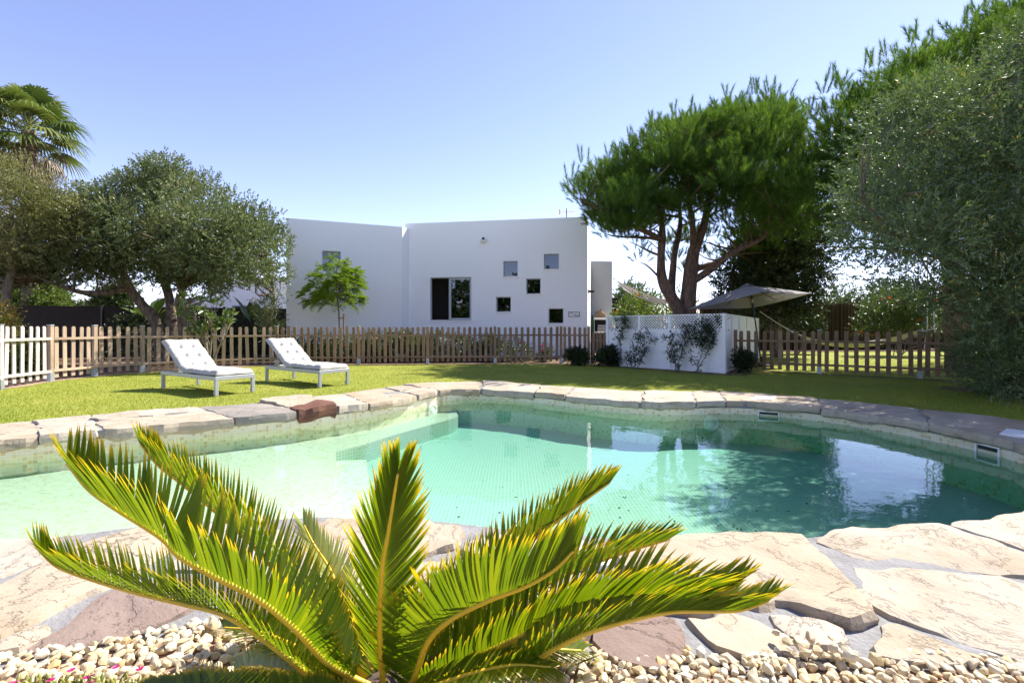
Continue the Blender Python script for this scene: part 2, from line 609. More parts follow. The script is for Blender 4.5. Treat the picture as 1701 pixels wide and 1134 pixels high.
YELLOWLEAF = leafmat('yellow_shrub_leaves', [(0.0, (0.16, 0.17, 0.03)), (0.5, (0.27, 0.24, 0.04)), (0.85, (0.33, 0.22, 0.05)), (1.0, (0.35, 0.12, 0.04))], 0.4, 0.04, 0.4)
JACLEAF = leafmat('jacaranda_leaves', [(0.0, (0.13, 0.23, 0.02)), (0.5, (0.21, 0.33, 0.03)), (1.0, (0.37, 0.46, 0.05))], 0.5, 0.01, 0.4)
BIGLEAF = leafmat('glossy_large_leaves', [(0.0, (0.05, 0.09, 0.022)), (0.6, (0.09, 0.14, 0.032)), (1.0, (0.20, 0.25, 0.06))], 0.35, 0.09, 0.3)
PALMLEAF = leafmat('palm_leaves', [(0.0, (0.06, 0.10, 0.025)), (0.6, (0.12, 0.17, 0.04)), (1.0, (0.20, 0.24, 0.07))], 0.35, 0.06, 0.3)
PALMDEAD = leafmat('dead_palm_leaves', [(0.0, (0.10, 0.07, 0.045)), (0.5, (0.22, 0.16, 0.10)), (1.0, (0.34, 0.28, 0.22))], 0.2, 0.02, 0.5)
GRASSBLADE = leafmat('grass_blades', [(0.0, (0.15, 0.24, 0.024)), (0.5, (0.26, 0.325, 0.04)), (0.85, (0.43, 0.43, 0.07)), (1.0, (0.58, 0.52, 0.24))], 0.4, 0.01, 0.5)
PINKPETAL = leafmat('pink_petals', [(0.0, (0.55, 0.03, 0.22)), (1.0, (0.72, 0.10, 0.38))], 0.3, 0.0, tint=(1, 1, 1))
ORANGEPETAL = leafmat('orange_petals', [(0.0, (0.75, 0.12, 0.02)), (1.0, (0.85, 0.22, 0.03))], 0.3, 0.0, tint=(1, 1, 1))


def _cyc(t, c):
    s = t.attr('s')
    c = t.mix(t.ramp(s, [(0.74, 0.0), (0.92, 0.85)]), c, (0.62, 0.42, 0.03))
    c = t.mix(t.ramp(s, [(0.955, 0.0), (0.99, 1.0)]), c, (0.13, 0.05, 0.02))
    sp = t.noise(55, 2, 0.5)
    return t.mix(t.ramp(sp, [(0.74, 0.0), (0.78, 0.7)]), c, (0.12, 0.06, 0.02))


CYCLEAF = leafmat('cycad_leaflets', [(0.0, (0.075, 0.135, 0.009)), (0.5, (0.14, 0.195, 0.012)), (0.9, (0.25, 0.27, 0.018)), (1.0, (0.45, 0.36, 0.03))], 0.66, 0.02, 0.35, (1.2, 1.18, 0.3), _cyc)
CYCPALE = leafmat('pale_cycad_leaflets', [(0.0, (0.17, 0.22, 0.06)), (0.5, (0.27, 0.31, 0.09)), (1.0, (0.42, 0.40, 0.13))], 0.45, 0.03, 0.35, (1.0, 1.0, 0.6), _cyc)
PETIOLE = plain('green_petiole', (0.17, 0.19, 0.05), 0.5, 0, 0.2)
RACHIS = plain('yellow_rachis', (0.66, 0.42, 0.02), 0.4, 0, 0.3, 14.0)
CAUDEX = plain('brown_cycad_trunk', (0.10, 0.065, 0.045), 0.9, 0, 0.4, 30.0, 0.6, 60.0)
SUCC = leafmat('succulent_leaves', [(0.0, (0.18, 0.22, 0.05)), (0.6, (0.32, 0.33, 0.09)), (1.0, (0.45, 0.33, 0.12))], 0.35, 0.06, 0.3)

# ------------------------------------------------------------------ the pool and the ground
FAR_IN = [(-5.7, 4.4), (-5.25, 4.96), (-3.99, 5.82), (-3.21, 6.29), (-2.59, 6.81), (-1.97, 7.52), (-1.36, 8.75), (-1.2, 8.93), (-.57, 9.04), (.40, 8.6), (1.4, 7.8), (2.29, 7.37), (3.33, 7.52), (4.12, 7.17), (4.63, 6.56), (4.9, 5.85), (5.04, 5.2), (5.0, 4.72), (4.8, 4.0)]
FAR_OUT = [(-6.9, 5.2), (-6.1, 5.77), (-4.9, 6.75), (-4.25, 7.1), (-3.45, 7.9), (-2.8, 8.7), (-2.2, 9.7), (-1.6, 10.1), (-.65, 10.3), (.6, 9.75), (1.75, 9.05), (2.75, 8.75), (3.75, 8.75), (4.6, 8.2), (5.25, 7.5), (5.65, 6.9), (6.05, 6.4), (6.3, 5.9), (6.5, 5.0)]
NEAR_RL = [(4.3, 3.4), (3.7, 3.08), (3.15, 2.97), (2.6, 2.79), (2.05, 2.75), (1.64, 2.64), (1.34, 2.63), (1.0, 2.67), (.65, 2.6), (.49, 2.64), (.1, 2.72), (-.15, 2.78), (-.46, 2.86), (-.8, 2.88), (-1.13, 2.92), (-1.47, 2.88), (-1.8, 2.86), (-2.18, 2.77), (-2.4, 2.68), (-2.8, 2.55), (-3.6, 2.5), (-4.6, 2.65), (-5.4, 3.2), (-5.75, 3.9)]
K = 12
fin = crom([(x, y, 0) for x, y in FAR_IN], (len(FAR_IN) - 1) * K + 1)[:, :2]
fout = crom([(x, y, 0) for x, y in FAR_OUT], (len(FAR_OUT) - 1) * K + 1)[:, :2]
near = crom([(4.8, 4.0, 0)] + [(x, y, 0) for x, y in NEAR_RL] + [(-5.7, 4.4, 0)], 160)[1:-1, :2]
pool = np.vstack([fin, near])[::-1]            # counter-clockwise
ZW, ZF, ZS = -0.18, -0.63, -0.385               # water level, floor, shelf


def loft(loop, z0, z1, name, closed=True):
    """a wall along a loop, with uv in metres"""
    P = np.asarray(loop, float)
    n = len(P)
    d = np.linalg.norm(np.roll(P, -1, 0) - P, axis=1)
    s = np.concatenate([[0], np.cumsum(d)])
    v = np.vstack([np.c_[P, np.full(n, z0)], np.c_[P, np.full(n, z1)]])
    m = n if closed else n - 1
    i = np.arange(m)
    j = (i + 1) % n
    f = np.stack([i, i + n, j + n, j], 1)
    me = np_mesh(name, v, f)
    l = me.uv_layers.new(name='UVMap')
    uv = np.zeros((m, 4, 2))
    uv[:, 0] = np.c_[s[i], np.full(m, z0)]
    uv[:, 1] = np.c_[s[i], np.full(m, z1)]
    uv[:, 2] = np.c_[s[i + 1], np.full(m, z1)]
    uv[:, 3] = np.c_[s[i + 1], np.full(m, z0)]
    l.data.foreach_set('uv', uv.ravel())
    return me


struct('pool_wall', loft(pool, -0.03, ZF, 'pool_wall'), TILE)
struct('pool_floor', fill([offset(pool, 0.02)], ZF, 'pool_floor', True), TILEPALE)
# shallow shelf with the bench along the back, one step lower in front
edge = crom([(-1.30, 2.75, 0), (-1.45, 3.8, 0), (-1.85, 5.0, 0), (-2.2, 6.05, 0)], 20)[:, :2]
bench = crom([(-1.98, 6.32, 0), (-1.70, 6.95, 0), (-1.35, 7.6, 0), (-1.02, 8.2, 0), (-0.95, 8.5, 0)], 16)[:, :2]
left_part = [p for p in offset(pool, 0.03)]
i0 = int(np.argmin(np.linalg.norm(np.array(left_part) - np.array((-1.30, 2.86)), axis=1)))
i1 = int(np.argmin(np.linalg.norm(np.array(left_part) - np.array((-1.05, 8.98)), axis=1)))
lp = np.array(left_part)
n_ = len(lp)
arc = []
i = i1
while i != i0:
    arc.append(tuple(lp[i]))
    i = (i + 1) % n_
shelf = arc + [tuple(p) for p in edge] + [tuple(p) for p in bench]
struct('pool_shelf', fill([shelf], ZS, 'pool_shelf', True), TILESHELF)
rim = np.array([tuple(p) for p in edge] + [tuple(p) for p in bench] + [(-1.0, 9.0)])
sw = loft(rim[::-1], ZS, ZF, 'pool_shelf_side', False)
struct('pool_shelf_side', sw, TILEPALE)
e2 = edge + np.array((0.36, 0.05))
step = [tuple(p) for p in edge[::-1]] + [tuple(p) for p in e2]
struct('pool_step', fill([step], (ZS + ZF) / 2, 'pool_step', True), TILE)
struct('pool_step_side', loft(np.array([tuple(e2[0])] + [tuple(p) for p in e2] + [tuple(edge[-1])])[::-1], (ZS + ZF) / 2, ZF, 'pool_step_side', False), TILEPALE)
# water body: closed, its sides and bottom behind the tiles
wb = offset(pool, 0.012)
bm = bmesh.new()
top = [bm.verts.new((p[0], p[1], ZW)) for p in wb]
bot = [bm.verts.new((p[0], p[1], ZF - 0.03)) for p in wb]
for a in range(len(wb)):
    b = (a + 1) % len(wb)
    bm.faces.new((bot[a], bot[b], top[b], top[a]))
for lpv in (top, bot):
    es = [bm.edges.get((lpv[i], lpv[(i + 1) % len(lpv)])) for i in range(len(lpv))]
    bmesh.ops.triangle_fill(bm, use_beauty=True, edges=es)
bmesh.ops.recalc_face_normals(bm, faces=bm.faces[:])
me = bpy.data.meshes.new('pool_water')
bm.to_mesh(me)
bm.free()
struct('pool_water', me, WATER)

# grounds: earth to the horizon with a hole for the pool, the lawn on top of it
hole = offset(pool, 0.25)
struct('ground', fill([[(-900, -60), (900, -60), (900, 1500), (-900, 1500)], hole], -0.035, 'ground'), SOIL)
FENCE_L = [(-9.4, 7.6), (-9.75, 9.2), (-10.12, 10.6), (-10.1, 11.7), (-9.75, 12.75), (-9.1, 13.7), (-7.4, 15.2), (-4.92, 15.5), (-2.75, 15.75), (-.56, 15.95), (1.62, 15.95), (2.5, 15.75)]
LAWNPOLY = [tuple(p) for p in fout - 0.0] + [(12, 5.2), (17, 8), (29, 24.5), (12.3, 24.5), (10.2, 19.8), (6.6, 14.1), (5.5, 12.2), (2.95, 15.0), (2.5, 15.55)] + [(x + (0.12 if x < -9 else 0), y - 0.12) for x, y in FENCE_L[::-1][1:]] + [(-9.2, 5.2)]
struct('lawn', fill([LAWNPOLY], -0.012, 'lawn'), LAWN)
struct('bounce_lawn', fill([[(-16, -26), (18, -26), (18, 0.4), (-16, 0.4)]], -0.012, 'bounce_lawn'), LAWN)  # unseen lawn behind the camera, added to bounce light onto the house wall
# bare earth strips along the fence and the white enclosure
def strip(path, w, z, name, m):
    P = crom([(x, y, 0) for x, y in path], 50)[:, :2]
    t = unit(np.gradient(P, axis=0))
    nn = np.stack([-t[:, 1], t[:, 0]], 1)
    ww = w * (0.75 + 0.5 * np.array([mnoise.noise(Vector((p[0] * 2.1, p[1] * 2.1, 3))) + 0.5 for p in P]))[:, None]
    lo = np.vstack([P + nn * ww * 0.5, (P - nn * ww * 0.5)[::-1]])
    struct(name, fill([lo], z, name), m)


PALESOIL = plain('pale_dry_soil', (0.36, 0.25, 0.18), 0.95, 0, 0.3, 9, 0.5, 40, 0.1)
strip([(-9.8, 9.3), (-10.15, 10.6), (-10.1, 11.75), (-9.75, 12.8), (-9.1, 13.65), (-7.4, 15.1), (-4.9, 15.4), (-2.7, 15.65), (-.5, 15.85), (2.4, 15.6)], 0.34, -0.008, 'earth_strip', PALESOIL)
strip([(2.6, 15.2), (3.9, 13.7), (5.3, 12.1), (5.75, 12.2), (6.3, 13.2)], 0.5, -0.007, 'earth_bed', SOIL)
strip([(6.5, 13.4), (7.9, 12.1), (9.4, 10.9), (10.6, 9.6), (12.0, 8.0)], 0.45, -0.006, 'earth_path', SOIL)
strip([(8.2, 8.6), (9.6, 8.7), (11.5, 8.2)], 1.8, -0.005, 'tree_bed', SOIL)

# ------------------------------------------------------------------ stone surround
sur_in = offset(pool, -0.005)
PEB_EDGE = [gr(x, y) for x, y in ((-300, 1085), (0, 1096), (150, 1082), (250, 1056), (330, 1040), (420, 1030), (520, 1038), (640, 1054), (800, 1075), (930, 1082), (1010, 1090), (1080, 1108), (1150, 1090), (1230, 1108), (1320, 1092), (1400, 1100), (1480, 1098), (1570, 1092), (1650, 1104), (1701, 1118), (2100, 1125))]
sur_out = [tuple(p) for p in fout] + [(7.6, 3.6), (7.0, 1.5)] + [(p.x, p.y - 0.06) for p in PEB_EDGE[::-1]] + [(-6.5, 1.9), (-8.0, 3.6)]
bm = bmesh.new()
vi = [bm.verts.new((p[0], p[1], 0.006)) for p in sur_in]
vo = [bm.verts.new((p[0], p[1], 0.006)) for p in sur_out]
es = [bm.edges.new((vi[i], vi[(i + 1) % len(vi)])) for i in range(len(vi))] + [bm.edges.new((vo[i], vo[(i + 1) % len(vo)])) for i in range(len(vo))]
bmesh.ops.triangle_fill(bm, use_beauty=True, edges=es)
for f in bm.faces:
    f.normal_update()
    if f.normal.z < 0:
        f.normal_flip()
dn = [bm.verts.new((v.co.x, v.co.y, -0.085)) for v in vi]
for a in range(len(vi)):
    b = (a + 1) % len(vi)
    bm.faces.new((vi[a], vi[b], dn[b], dn[a]))
me = bpy.data.meshes.new('pool_surround')
bm.to_mesh(me)
bm.free()
SUR = struct('pool_surround', me, MORTAR)


def nz(x, y, s, k=0.0):
    return mnoise.noise(Vector((x * s, y * s, k)))


def flagstone(poly, z, thick, m, parent, seed, h=0.08, jit=0.02, rough=0.012, name='flagstone', lip=0.0, grow=0.0):
    P = np.asarray(poly, float)[:, :2]
    a2 = np.sum(P[:, 0] * np.roll(P[:, 1], -1) - np.roll(P[:, 0], -1) * P[:, 1])
    if a2 < 0:
        P = P[::-1]
    # round corners a little, resample, jitter
    out = []
    n = len(P)
    for i in range(n):
        a, b = P[i], P[(i + 1) % n]
        L = np.linalg.norm(b - a)
        q = max(1, int(L / (h * 0.8)))
        for k in range(q):
            out.append(a + (b - a) * k / q)
    B = np.array(out)
    B = 0.12 * np.roll(B, 1, 0) + 0.76 * B + 0.12 * np.roll(B, -1, 0)
    t = unit(np.roll(B, -1, 0) - np.roll(B, 1, 0))
    nn = np.stack([t[:, 1], -t[:, 0]], 1)
    dj = np.array([nz(p[0], p[1], 4.0, seed) * 1.0 + nz(p[0], p[1], 13.0, seed + 5) * 0.6 for p in B])
    B = B + nn * (dj * jit + grow)[:, None]
    lo, hi = B.min(0), B.max(0)
    gx, gy = np.meshgrid(np.arange(lo[0], hi[0], h), np.arange(lo[1], hi[1], h))
    G = np.c_[gx.ravel(), gy.ravel()] + R.normal(0, h * 0.18, (gx.size, 2))
    G = G[inpoly(G, B)]
    if len(G):
        G = G[edgedist(G, B) > h * 0.45]
    V = [Vector(p) for p in np.vstack([B, G])] if len(G) else [Vector(p) for p in B]
    nb = len(B)
    r = geometry.delaunay_2d_cdt(V, [(i, (i + 1) % nb) for i in range(nb)], [], 1, 1e-6)
    vv, ff, ov = r[0], r[2], r[3]
    XY = np.array([(v.x, v.y) for v in vv])
    de = edgedist(XY, B)
    ta, tb = R.normal(0, 0.008, 2)
    c0 = B.mean(0)
    Z = np.array([z + ta * (x - c0[0]) + tb * (y - c0[1]) + rough * nz(x, y, 2.6, seed) + rough * 0.5 * nz(x, y, 8.0, seed + 2) + rough * 0.8 * math.floor(2.2 * (nz(x, y, 1.7, seed + 9) + 0.5)) * 0.6 for x, y in XY])
    Z -= 0.006 * np.clip(1 - de / 0.025, 0, 1) ** 2
    idx = [-1] * nb
    for k, o in enumerate(ov):
        for q in o:
            if q < nb:
                idx[q] = k
    verts = [(XY[k, 0], XY[k, 1], Z[k]) for k in range(len(XY))]
    faces = [tuple(f) for f in ff]
    ring = [k for k in idx if k >= 0]
    m0 = len(ring)
    base = len(verts)
    for lv, (fr, ou) in enumerate(((0.35, 0.012), (0.75, 0.004 + lip), (1.0, -0.02))):
        for k, q in enumerate(ring):
            x, y, zz = verts[q]
            j = nz(x, y, 11.0, seed + lv * 3)
            o2 = ou + 0.018 * j
            verts.append((x + nn[k % nb][0] * o2, y + nn[k % nb][1] * o2, zz - thick * fr * (1 + 0.35 * j * (lv == 2))))
    prev = ring
    for lv in range(3):
        cur = [base + lv * m0 + k for k in range(m0)]
        for k in range(m0):
            k2 = (k + 1) % m0
            faces.append((prev[k], cur[k], cur[k2], prev[k2]))
        prev = cur
    me = bpy.data.meshes.new(name)
    me.from_pydata(verts, [], faces)
    me.update(calc_edges=True)
    rs_ = set(ring)
    sh_ = me.attributes.new('sharp_edge', 'BOOLEAN', 'EDGE')
    sh_.data.foreach_set('value', np.array([(e.vertices[0] in rs_ and e.vertices[1] in rs_) for e in me.edges], bool))
    nf = len(ff)
    for p in me.polygons:
        p.use_smooth = p.index < nf
    bm = bmesh.new()
    bm.from_mesh(me)
    bmesh.ops.recalc_face_normals(bm, faces=bm.faces[:])
    bm.to_mesh(me)
    bm.free()
    return link(name, me, m, parent)


# coping round the far side
fin2 = fin + unit(np.c_[fin - fout]) * 0.045
segs = np.linalg.norm(np.diff(fin, axis=0), axis=1)
S = np.concatenate([[0], np.cumsum(segs)])
def arc_at(path, s):
    return np.array([np.interp(s, S, path[:, 0]), np.interp(s, S, path[:, 1])])


RED_S = S[np.argmin(np.linalg.norm(fin - np.array((-2.72, 6.7)), axis=1))]
s = 0.0
k = 0
while s < S[-1] - 0.2:
    w = float(R.choice([0.5, 0.65, 0.85, 1.1, 1.3]))
    red = abs(s - (RED_S - 0.28)) < 0.3
    if s < RED_S - 0.28 < s + w:
        w = max(0.3, RED_S - 0.28 - s)
    if red:
        w = 0.54
    e = min(s + w, S[-1])
    gap = float(R.uniform(0.003, 0.022))
    ss = np.linspace(s + gap, e - gap, max(3, int((e - s) / 0.12)))
    inn = [arc_at(fin2, q) for q in ss]
    outr = [arc_at(fout, q) for q in ss]
    inn = np.array(inn)
    outr = np.array(outr)
    f1 = float(R.uniform(0.38, 0.62)) if (R.random() < 0.6 or red) else 1.0
    if red:
        f1 = 0.25
    sl = 0.0 if red else R.uniform(-0.12, 0.12)
    mid = inn + (outr - inn) * np.clip(f1 + sl * np.linspace(-1, 1, len(ss)), 0.25, 1.0)[:, None]
    m = REDSTONE if red else (DARKSTONE if (0.0 < RED_S - s < 1.3 and R.random() < 0.9) or False else SANDSTONE)
    zt = float(R.uniform(0.012, 0.03)) + (0.03 if red else 0)
    ow = R.uniform(-0.05, 0.08)
    o1 = flagstone(np.vstack([inn, mid[::-1]]), zt, 0.10 + R.uniform(0, 0.035) + (0.05 if red else 0), m, SUR, k * 7.1, 0.10, 0.06, 0.012 if not red else 0.045, 'coping_stone', 0.01)
    if red:
        o1['label'] = 'rust red ironstone with a rough broken face'
    if f1 < 1.0:
        inn2 = mid + (outr - inn) * (0.022 / np.linalg.norm(outr - inn, axis=1))[:, None]
        flagstone(np.vstack([inn2, (outr + (outr - inn) * ow * 0.4)[::-1]]), zt + R.uniform(-0.008, 0.01), 0.07, SANDSTONE, SUR, k * 3.3 + 50, 0.11, 0.09, 0.012, 'coping_stone')
    s = e
    k += 1

# big flags on the near side, traced on the ground
NEARST = [
    ([(-260, 905), (0, 897), (60, 893), (92, 893), (70, 922), (0, 955), (-260, 1010)], 'S'),
    ([(-260, 1030), (0, 968), (80, 930), (150, 900), (225, 876), (300, 868), (318, 880), (250, 925), (150, 985), (60, 1022), (0, 1048), (-260, 1080)], 'S'),
    ([(100, 1042), (165, 990), (215, 968), (300, 955), (355, 950), (348, 985), (305, 1012), (235, 1043), (150, 1068), (40, 1082), (60, 1066)], 'P'),
    ([(-40, 1078), (0, 1064), (45, 1046), (78, 1038), (72, 1050), (30, 1074), (0, 1083)], 'S'),
    ([(312, 905), (345, 872), (440, 864), (472, 880), (450, 925), (395, 948), (340, 945), (275, 945)], 'S'),
    ([(505, 880), (545, 858), (620, 858), (700, 862), (752, 872), (768, 884), (752, 906), (700, 918), (655, 950), (600, 945), (540, 915)], 'S'),
    ([(465, 905), (500, 900), (545, 930), (600, 955), (640, 962), (650, 985), (600, 1010), (520, 1008), (430, 985), (410, 960)], 'S'),
    ([(372, 965), (420, 990), (500, 1015), (480, 1030), (420, 1012), (365, 1000)], 'P'),
    ([(790, 893), (860, 884), (945, 890), (975, 898), (950, 930), (870, 940), (790, 930), (770, 912)], 'S'),
    ([(700, 932), (760, 925), (860, 950), (950, 942), (955, 975), (880, 1000), (760, 1005), (680, 985), (668, 960)], 'S'),
    ([(1045, 908), (1100, 893), (1160, 887), (1255, 892), (1330, 898), (1362, 925), (1408, 970), (1440, 1022), (1410, 1036), (1350, 1018), (1310, 1005), (1260, 1008), (1180, 985), (1080, 965), (1030, 945)], 'S'),
    ([(965, 985), (1020, 960), (1100, 985), (1190, 1000), (1180, 1010), (1100, 1012), (1000, 1008)], 'S'),
    ([(1354, 897), (1392, 881), (1460, 873), (1560, 871), (1640, 893), (1701, 922), (1820, 950), (1820, 975), (1701, 955), (1600, 945), (1500, 932), (1425, 925)], 'S'),
    ([(1582, 871), (1660, 852), (1720, 846), (1840, 850), (1840, 930), (1701, 908), (1645, 888)], 'S'),
    ([(1420, 938), (1500, 942), (1600, 956), (1660, 958), (1701, 972), (1830, 990), (1850, 1080), (1760, 1100), (1701, 1098), (1640, 1072), (1560, 1048), (1480, 1022), (1450, 1005), (1432, 970)], 'S'),
    ([(1458, 1032), (1490, 1030), (1560, 1056), (1622, 1086), (1600, 1100), (1525, 1096), (1460, 1086)], 'S'),
    ([(1132, 1024), (1215, 1014), (1262, 1024), (1296, 1052), (1330, 1082), (1268, 1102), (1238, 1084), (1190, 1074), (1160, 1052)], 'S'),
    ([(1280, 1016), (1345, 1028), (1398, 1042), (1388, 1058), (1345, 1062), (1312, 1046)], 'S'),
    ([(1000, 1036), (1070, 1020), (1122, 1026), (1146, 1054), (1136, 1084), (1090, 1102), (1020, 1090), (985, 1062)], 'P'),
    ([(690, 1000), (760, 1014), (880, 1012), (985, 1020), (980, 1050), (960, 1075), (860, 1066), (740, 1050), (660, 1035)], 'P'),
    ([(1640, 1092), (1701, 1108), (1850, 1095), (1900, 1120), (1701, 1116)], 'S'),
]
for q, (pp, kd) in enumerate(NEARST):
    zt = 0.020 + 0.010 * R.random()
    poly = [gr(x, y, zt)[:2] for x, y in pp]
    # a thick raised slab in the middle right, the others nearly flush
    th = 0.075
    if q == 10:
        zt, th = 0.045, 0.075
    flagstone(poly, zt, th, PURPLESTONE if kd == 'P' else SANDSTONE, SUR, 200 + q * 5.7, 0.05, 0.034, 0.016, grow=0.004)

FLAP = plain('cream_skimmer_flap', (0.55, 0.50, 0.36), 0.5)
# pool fittings
def wall_point(px, py, z):
    """the pool wall point nearest to the line of sight at height z"""
    g = gr(px, py, z)
    i = int(np.argmin(np.linalg.norm(pool - np.array((g.x, g.y)), axis=1)))
    a = pool[(i + 1) % len(pool)] - pool[i - 1]
    return pool[i], math.atan2(a[1], a[0])


for px, py, w, h_, label in ((1273, 688, 0.27, 0.13, 'white framed skimmer slot in the tiled far pool wall'), (1647, 756, 0.24, 0.17, 'white framed skimmer slot in the tiled wall at right')):
    p, an = wall_point(px, py, -0.19)
    t = (math.cos(an), math.sin(an))
    inw = Vector((-t[1], t[0], 0))
    c = Vector((p[0], p[1], -0.175)) + inw * 0.012
    tt = thing('pool_skimmer', label, 'skimmer', c, an + math.pi)
    fr = MB()
    for sx in (-1, 1):
        fr.box((sx * w / 2, 0, 0), (0.018, 0.03, h_ + 0.018))
    for sz in (-1, 1):
        fr.box((0, 0.0, sz * h_ / 2), (w - 0.0181, 0.029, 0.018))
    fr.build('frame', WHITEPVC, tt, local=True)
    MB().box((0, 0.006, 0.0), (w - 0.02, 0.006, h_ - 0.02)).build('throat', BLACK, tt, local=True)
    MB().box((0, -0.001, -0.02), (w - 0.03, 0.006, h_ * 0.62)).build('flap', FLAP, tt, local=True)

for px, py, label in ((1183, 703, 'round pool light set in the tiles left of the far skimmer'), (722, 684, 'round pool light set in the tiled corner by the bench')):
    p, an = wall_point(px, py - 8, -0.24)
    tv = Vector((math.cos(an), math.sin(an), 0))
    inw = Vector((-tv.y, tv.x, 0))
    c = Vector((p[0], p[1], -0.32)) + inw * 0.01
    mb = MB()
    n = 24
    vs = []
    for rr, oo in ((0.0, 0.022), (0.075, 0.02), (0.08, 0.012), (0.10, 0.03), (0.125, 0.03), (0.135, 0.0)):
        for q in range(n):
            a = 2 * math.pi * q / n
            vs.append(c + tv * rr * math.cos(a) + Vector((0, 0, 1)) * rr * math.sin(a) + inw * oo)
    mb.add(vs, [(i * n + q, i * n + (q + 1) % n, (i + 1) * n + (q + 1) % n, (i + 1) * n + q) for i in range(5) for q in range(n)])
    tag(mb.build('pool_light', WHITEPVC, smooth=True), label, 'pool light')

for (a, b, c_, d_), label in (((1256, 657), (1290, 658), (1283, 663), (1246, 662)), 'white skimmer lid on the far coping stones'), (((1672, 711), (1760, 722), (1752, 731), (1660, 719)), 'white skimmer lid on the right coping at the frame edge'), (((965, 905), (1025, 906), (1012, 938), (945, 935)), 'white skimmer lid between the near flagstones behind the cycad'):
    z0 = 0.04
    P = [gr(x, y, z0) for x, y in (a, b, c_, d_)]
    mb = MB()
    mb.prism([(p.x, p.y) for p in P[::-1]], z0 - 0.045, z0)
    o = mb.build('skimmer_lid', WHITEPVC, bevel=0.004)
    tag(o, label, 'lid')

# ------------------------------------------------------------------ pebbles
pb = [(p.x, p.y + 0.02) for p in PEB_EDGE]
PEBPOLY = pb + [(2.6, 0.55), (-2.6, 0.55)]
PB = struct('pebble_bed', fill([PEBPOLY], 0.004, 'pebble_bed'), PALESOIL)
def pebble_mesh(seed):
    bm = bmesh.new()
    for q in range(22):
        bm.verts.new(Vector(unit(R.normal(size=3))) * R.uniform(0.88, 1.05))
    bmesh.ops.convex_hull(bm, input=bm.verts[:])
    bmesh.ops.delete(bm, geom=[v for v in bm.verts if not v.link_faces], context='VERTS')
    bmesh.ops.bevel(bm, geom=bm.edges[:], offset=0.09, segments=1, affect='EDGES', clamp_overlap=True)
    bmesh.ops.triangulate(bm, faces=bm.faces[:])
    sx, sy, sz = 1.25, R.uniform(0.75, 1.05), R.uniform(0.55, 0.8)
    pl = [(unit(R.normal(size=3)), R.uniform(0.6, 0.85)) for _ in range(4)]
    for v in bm.verts:
        c = v.co
        for nn, dd in pl:
            q = c.x * nn[0] + c.y * nn[1] + c.z * nn[2]
            if q > dd:
                c = c - Vector(nn) * (q - dd) * 0.96
        k = 1 + 0.12 * mnoise.noise(c * 1.7 + Vector((seed, 0, 0)))
        v.co = Vector((c.x * sx * k, c.y * sy * k, c.z * sz * k))
    me = bpy.data.meshes.new('pebble')
    bm.to_mesh(me)
    bm.free()
    a = me.attributes.new('rnd', 'FLOAT', 'POINT')
    a.data.foreach_set('value', np.full(len(me.vertices), R.random(), np.float32))
    me.materials.append(PEBBLE)
    return me


PM = [pebble_mesh(i * 3.7) for i in range(14)]
pts = []
tries = 0
cell = {}
while len(pts) < 3600 and tries < 90000:
    tries += 1
    y = R.uniform(1.02, 2.0)
    x = R.uniform(-1.14 * y - 0.15, 1.14 * y + 0.15)
    lay = 0 if tries < 30000 else (1 if tries < 60000 else 2)
    rr = R.uniform(0.013, 0.026)
    key = (int(x / 0.07), int(y / 0.07), lay)
    ok = True
    for dx in (-1, 0, 1):
        for dy in (-1, 0, 1):
            for (ax, ay, ar) in cell.get((key[0] + dx, key[1] + dy, lay), ()):
                if (ax - x) ** 2 + (ay - y) ** 2 < ((ar + rr) * (0.66 if lay == 0 else 0.85)) ** 2:
                    ok = False
    if not ok:
        continue
    cell.setdefault(key, []).append((x, y, rr))
    pts.append((x, y, rr, lay))
pts = np.array(pts)
pts = pts[inpoly(pts[:, :2], PEBPOLY)]
# rows nearest to the visible strip first
vis = (pts[:, 1] > 1.52) & (np.abs(pts[:, 0]) < 1.08 * pts[:, 1])
order = np.argsort(~vis * 10 - pts[:, 3] + R.random(len(pts)) * 0.9)
pts = pts[order]
extra = [gr(x, y, 0.05) for x, y in ((1312, 1068), (1330, 1072), (1345, 1060), (1358, 1082), (1382, 1062), (1396, 1084), (1402, 1070), (1340, 1086), (1305, 1064), (1290, 1052), (1384, 1078), (470, 1040), (500, 1046), (450, 1032), (1372, 1090), (1410, 1088))]
rest_v, rest_f, rest_a, nbv = [], [], [], 0
for k in range(len(pts) + len(extra)):
    if k < len(extra):
        x, y, rr, lay, z = extra[k].x, extra[k].y, R.uniform(0.016, 0.026), 0, 0.055
    else:
        x, y, rr, lay = pts[k - len(extra)]
        z = 0.012 + 0.02 * lay + 0.02 * max(0.0, nz(x, y, 3, 4)) + R.uniform(0, 0.008)
    rot = Matrix.Rotation(R.uniform(0, 6.28), 4, 'Z') @ Matrix.Rotation(R.normal(0, 0.35), 4, 'X') @ Matrix.Rotation(R.normal(0, 0.35), 4, 'Y')
    me = PM[k % len(PM)]
    if k < 300:
        o = link('pebble', me, None, PB, True)
        o.matrix_local = Matrix.Translation((x, y, z)) @ rot @ Matrix.Scale(rr, 4)
    else:
        co = np.empty(len(me.vertices) * 3, np.float32)
        me.vertices.foreach_get('co', co)
        co = co.reshape(-1, 3) * rr @ np.array(rot.to_3x3()).T + np.array((x, y, z))
        fc = np.array([p.vertices[:] for p in me.polygons], np.int32)
        rest_v.append(co)
        rest_f.append(fc + nbv)
        rest_a.append(np.full(len(co), R.random()))
        nbv += len(co)
o = link('pebbles', np_mesh('pebbles', np.vstack(rest_v), np.vstack(rest_f), {'rnd': np.concatenate(rest_a)}, False), PEBBLE, PB, True)
o['kind'] = 'stuff'

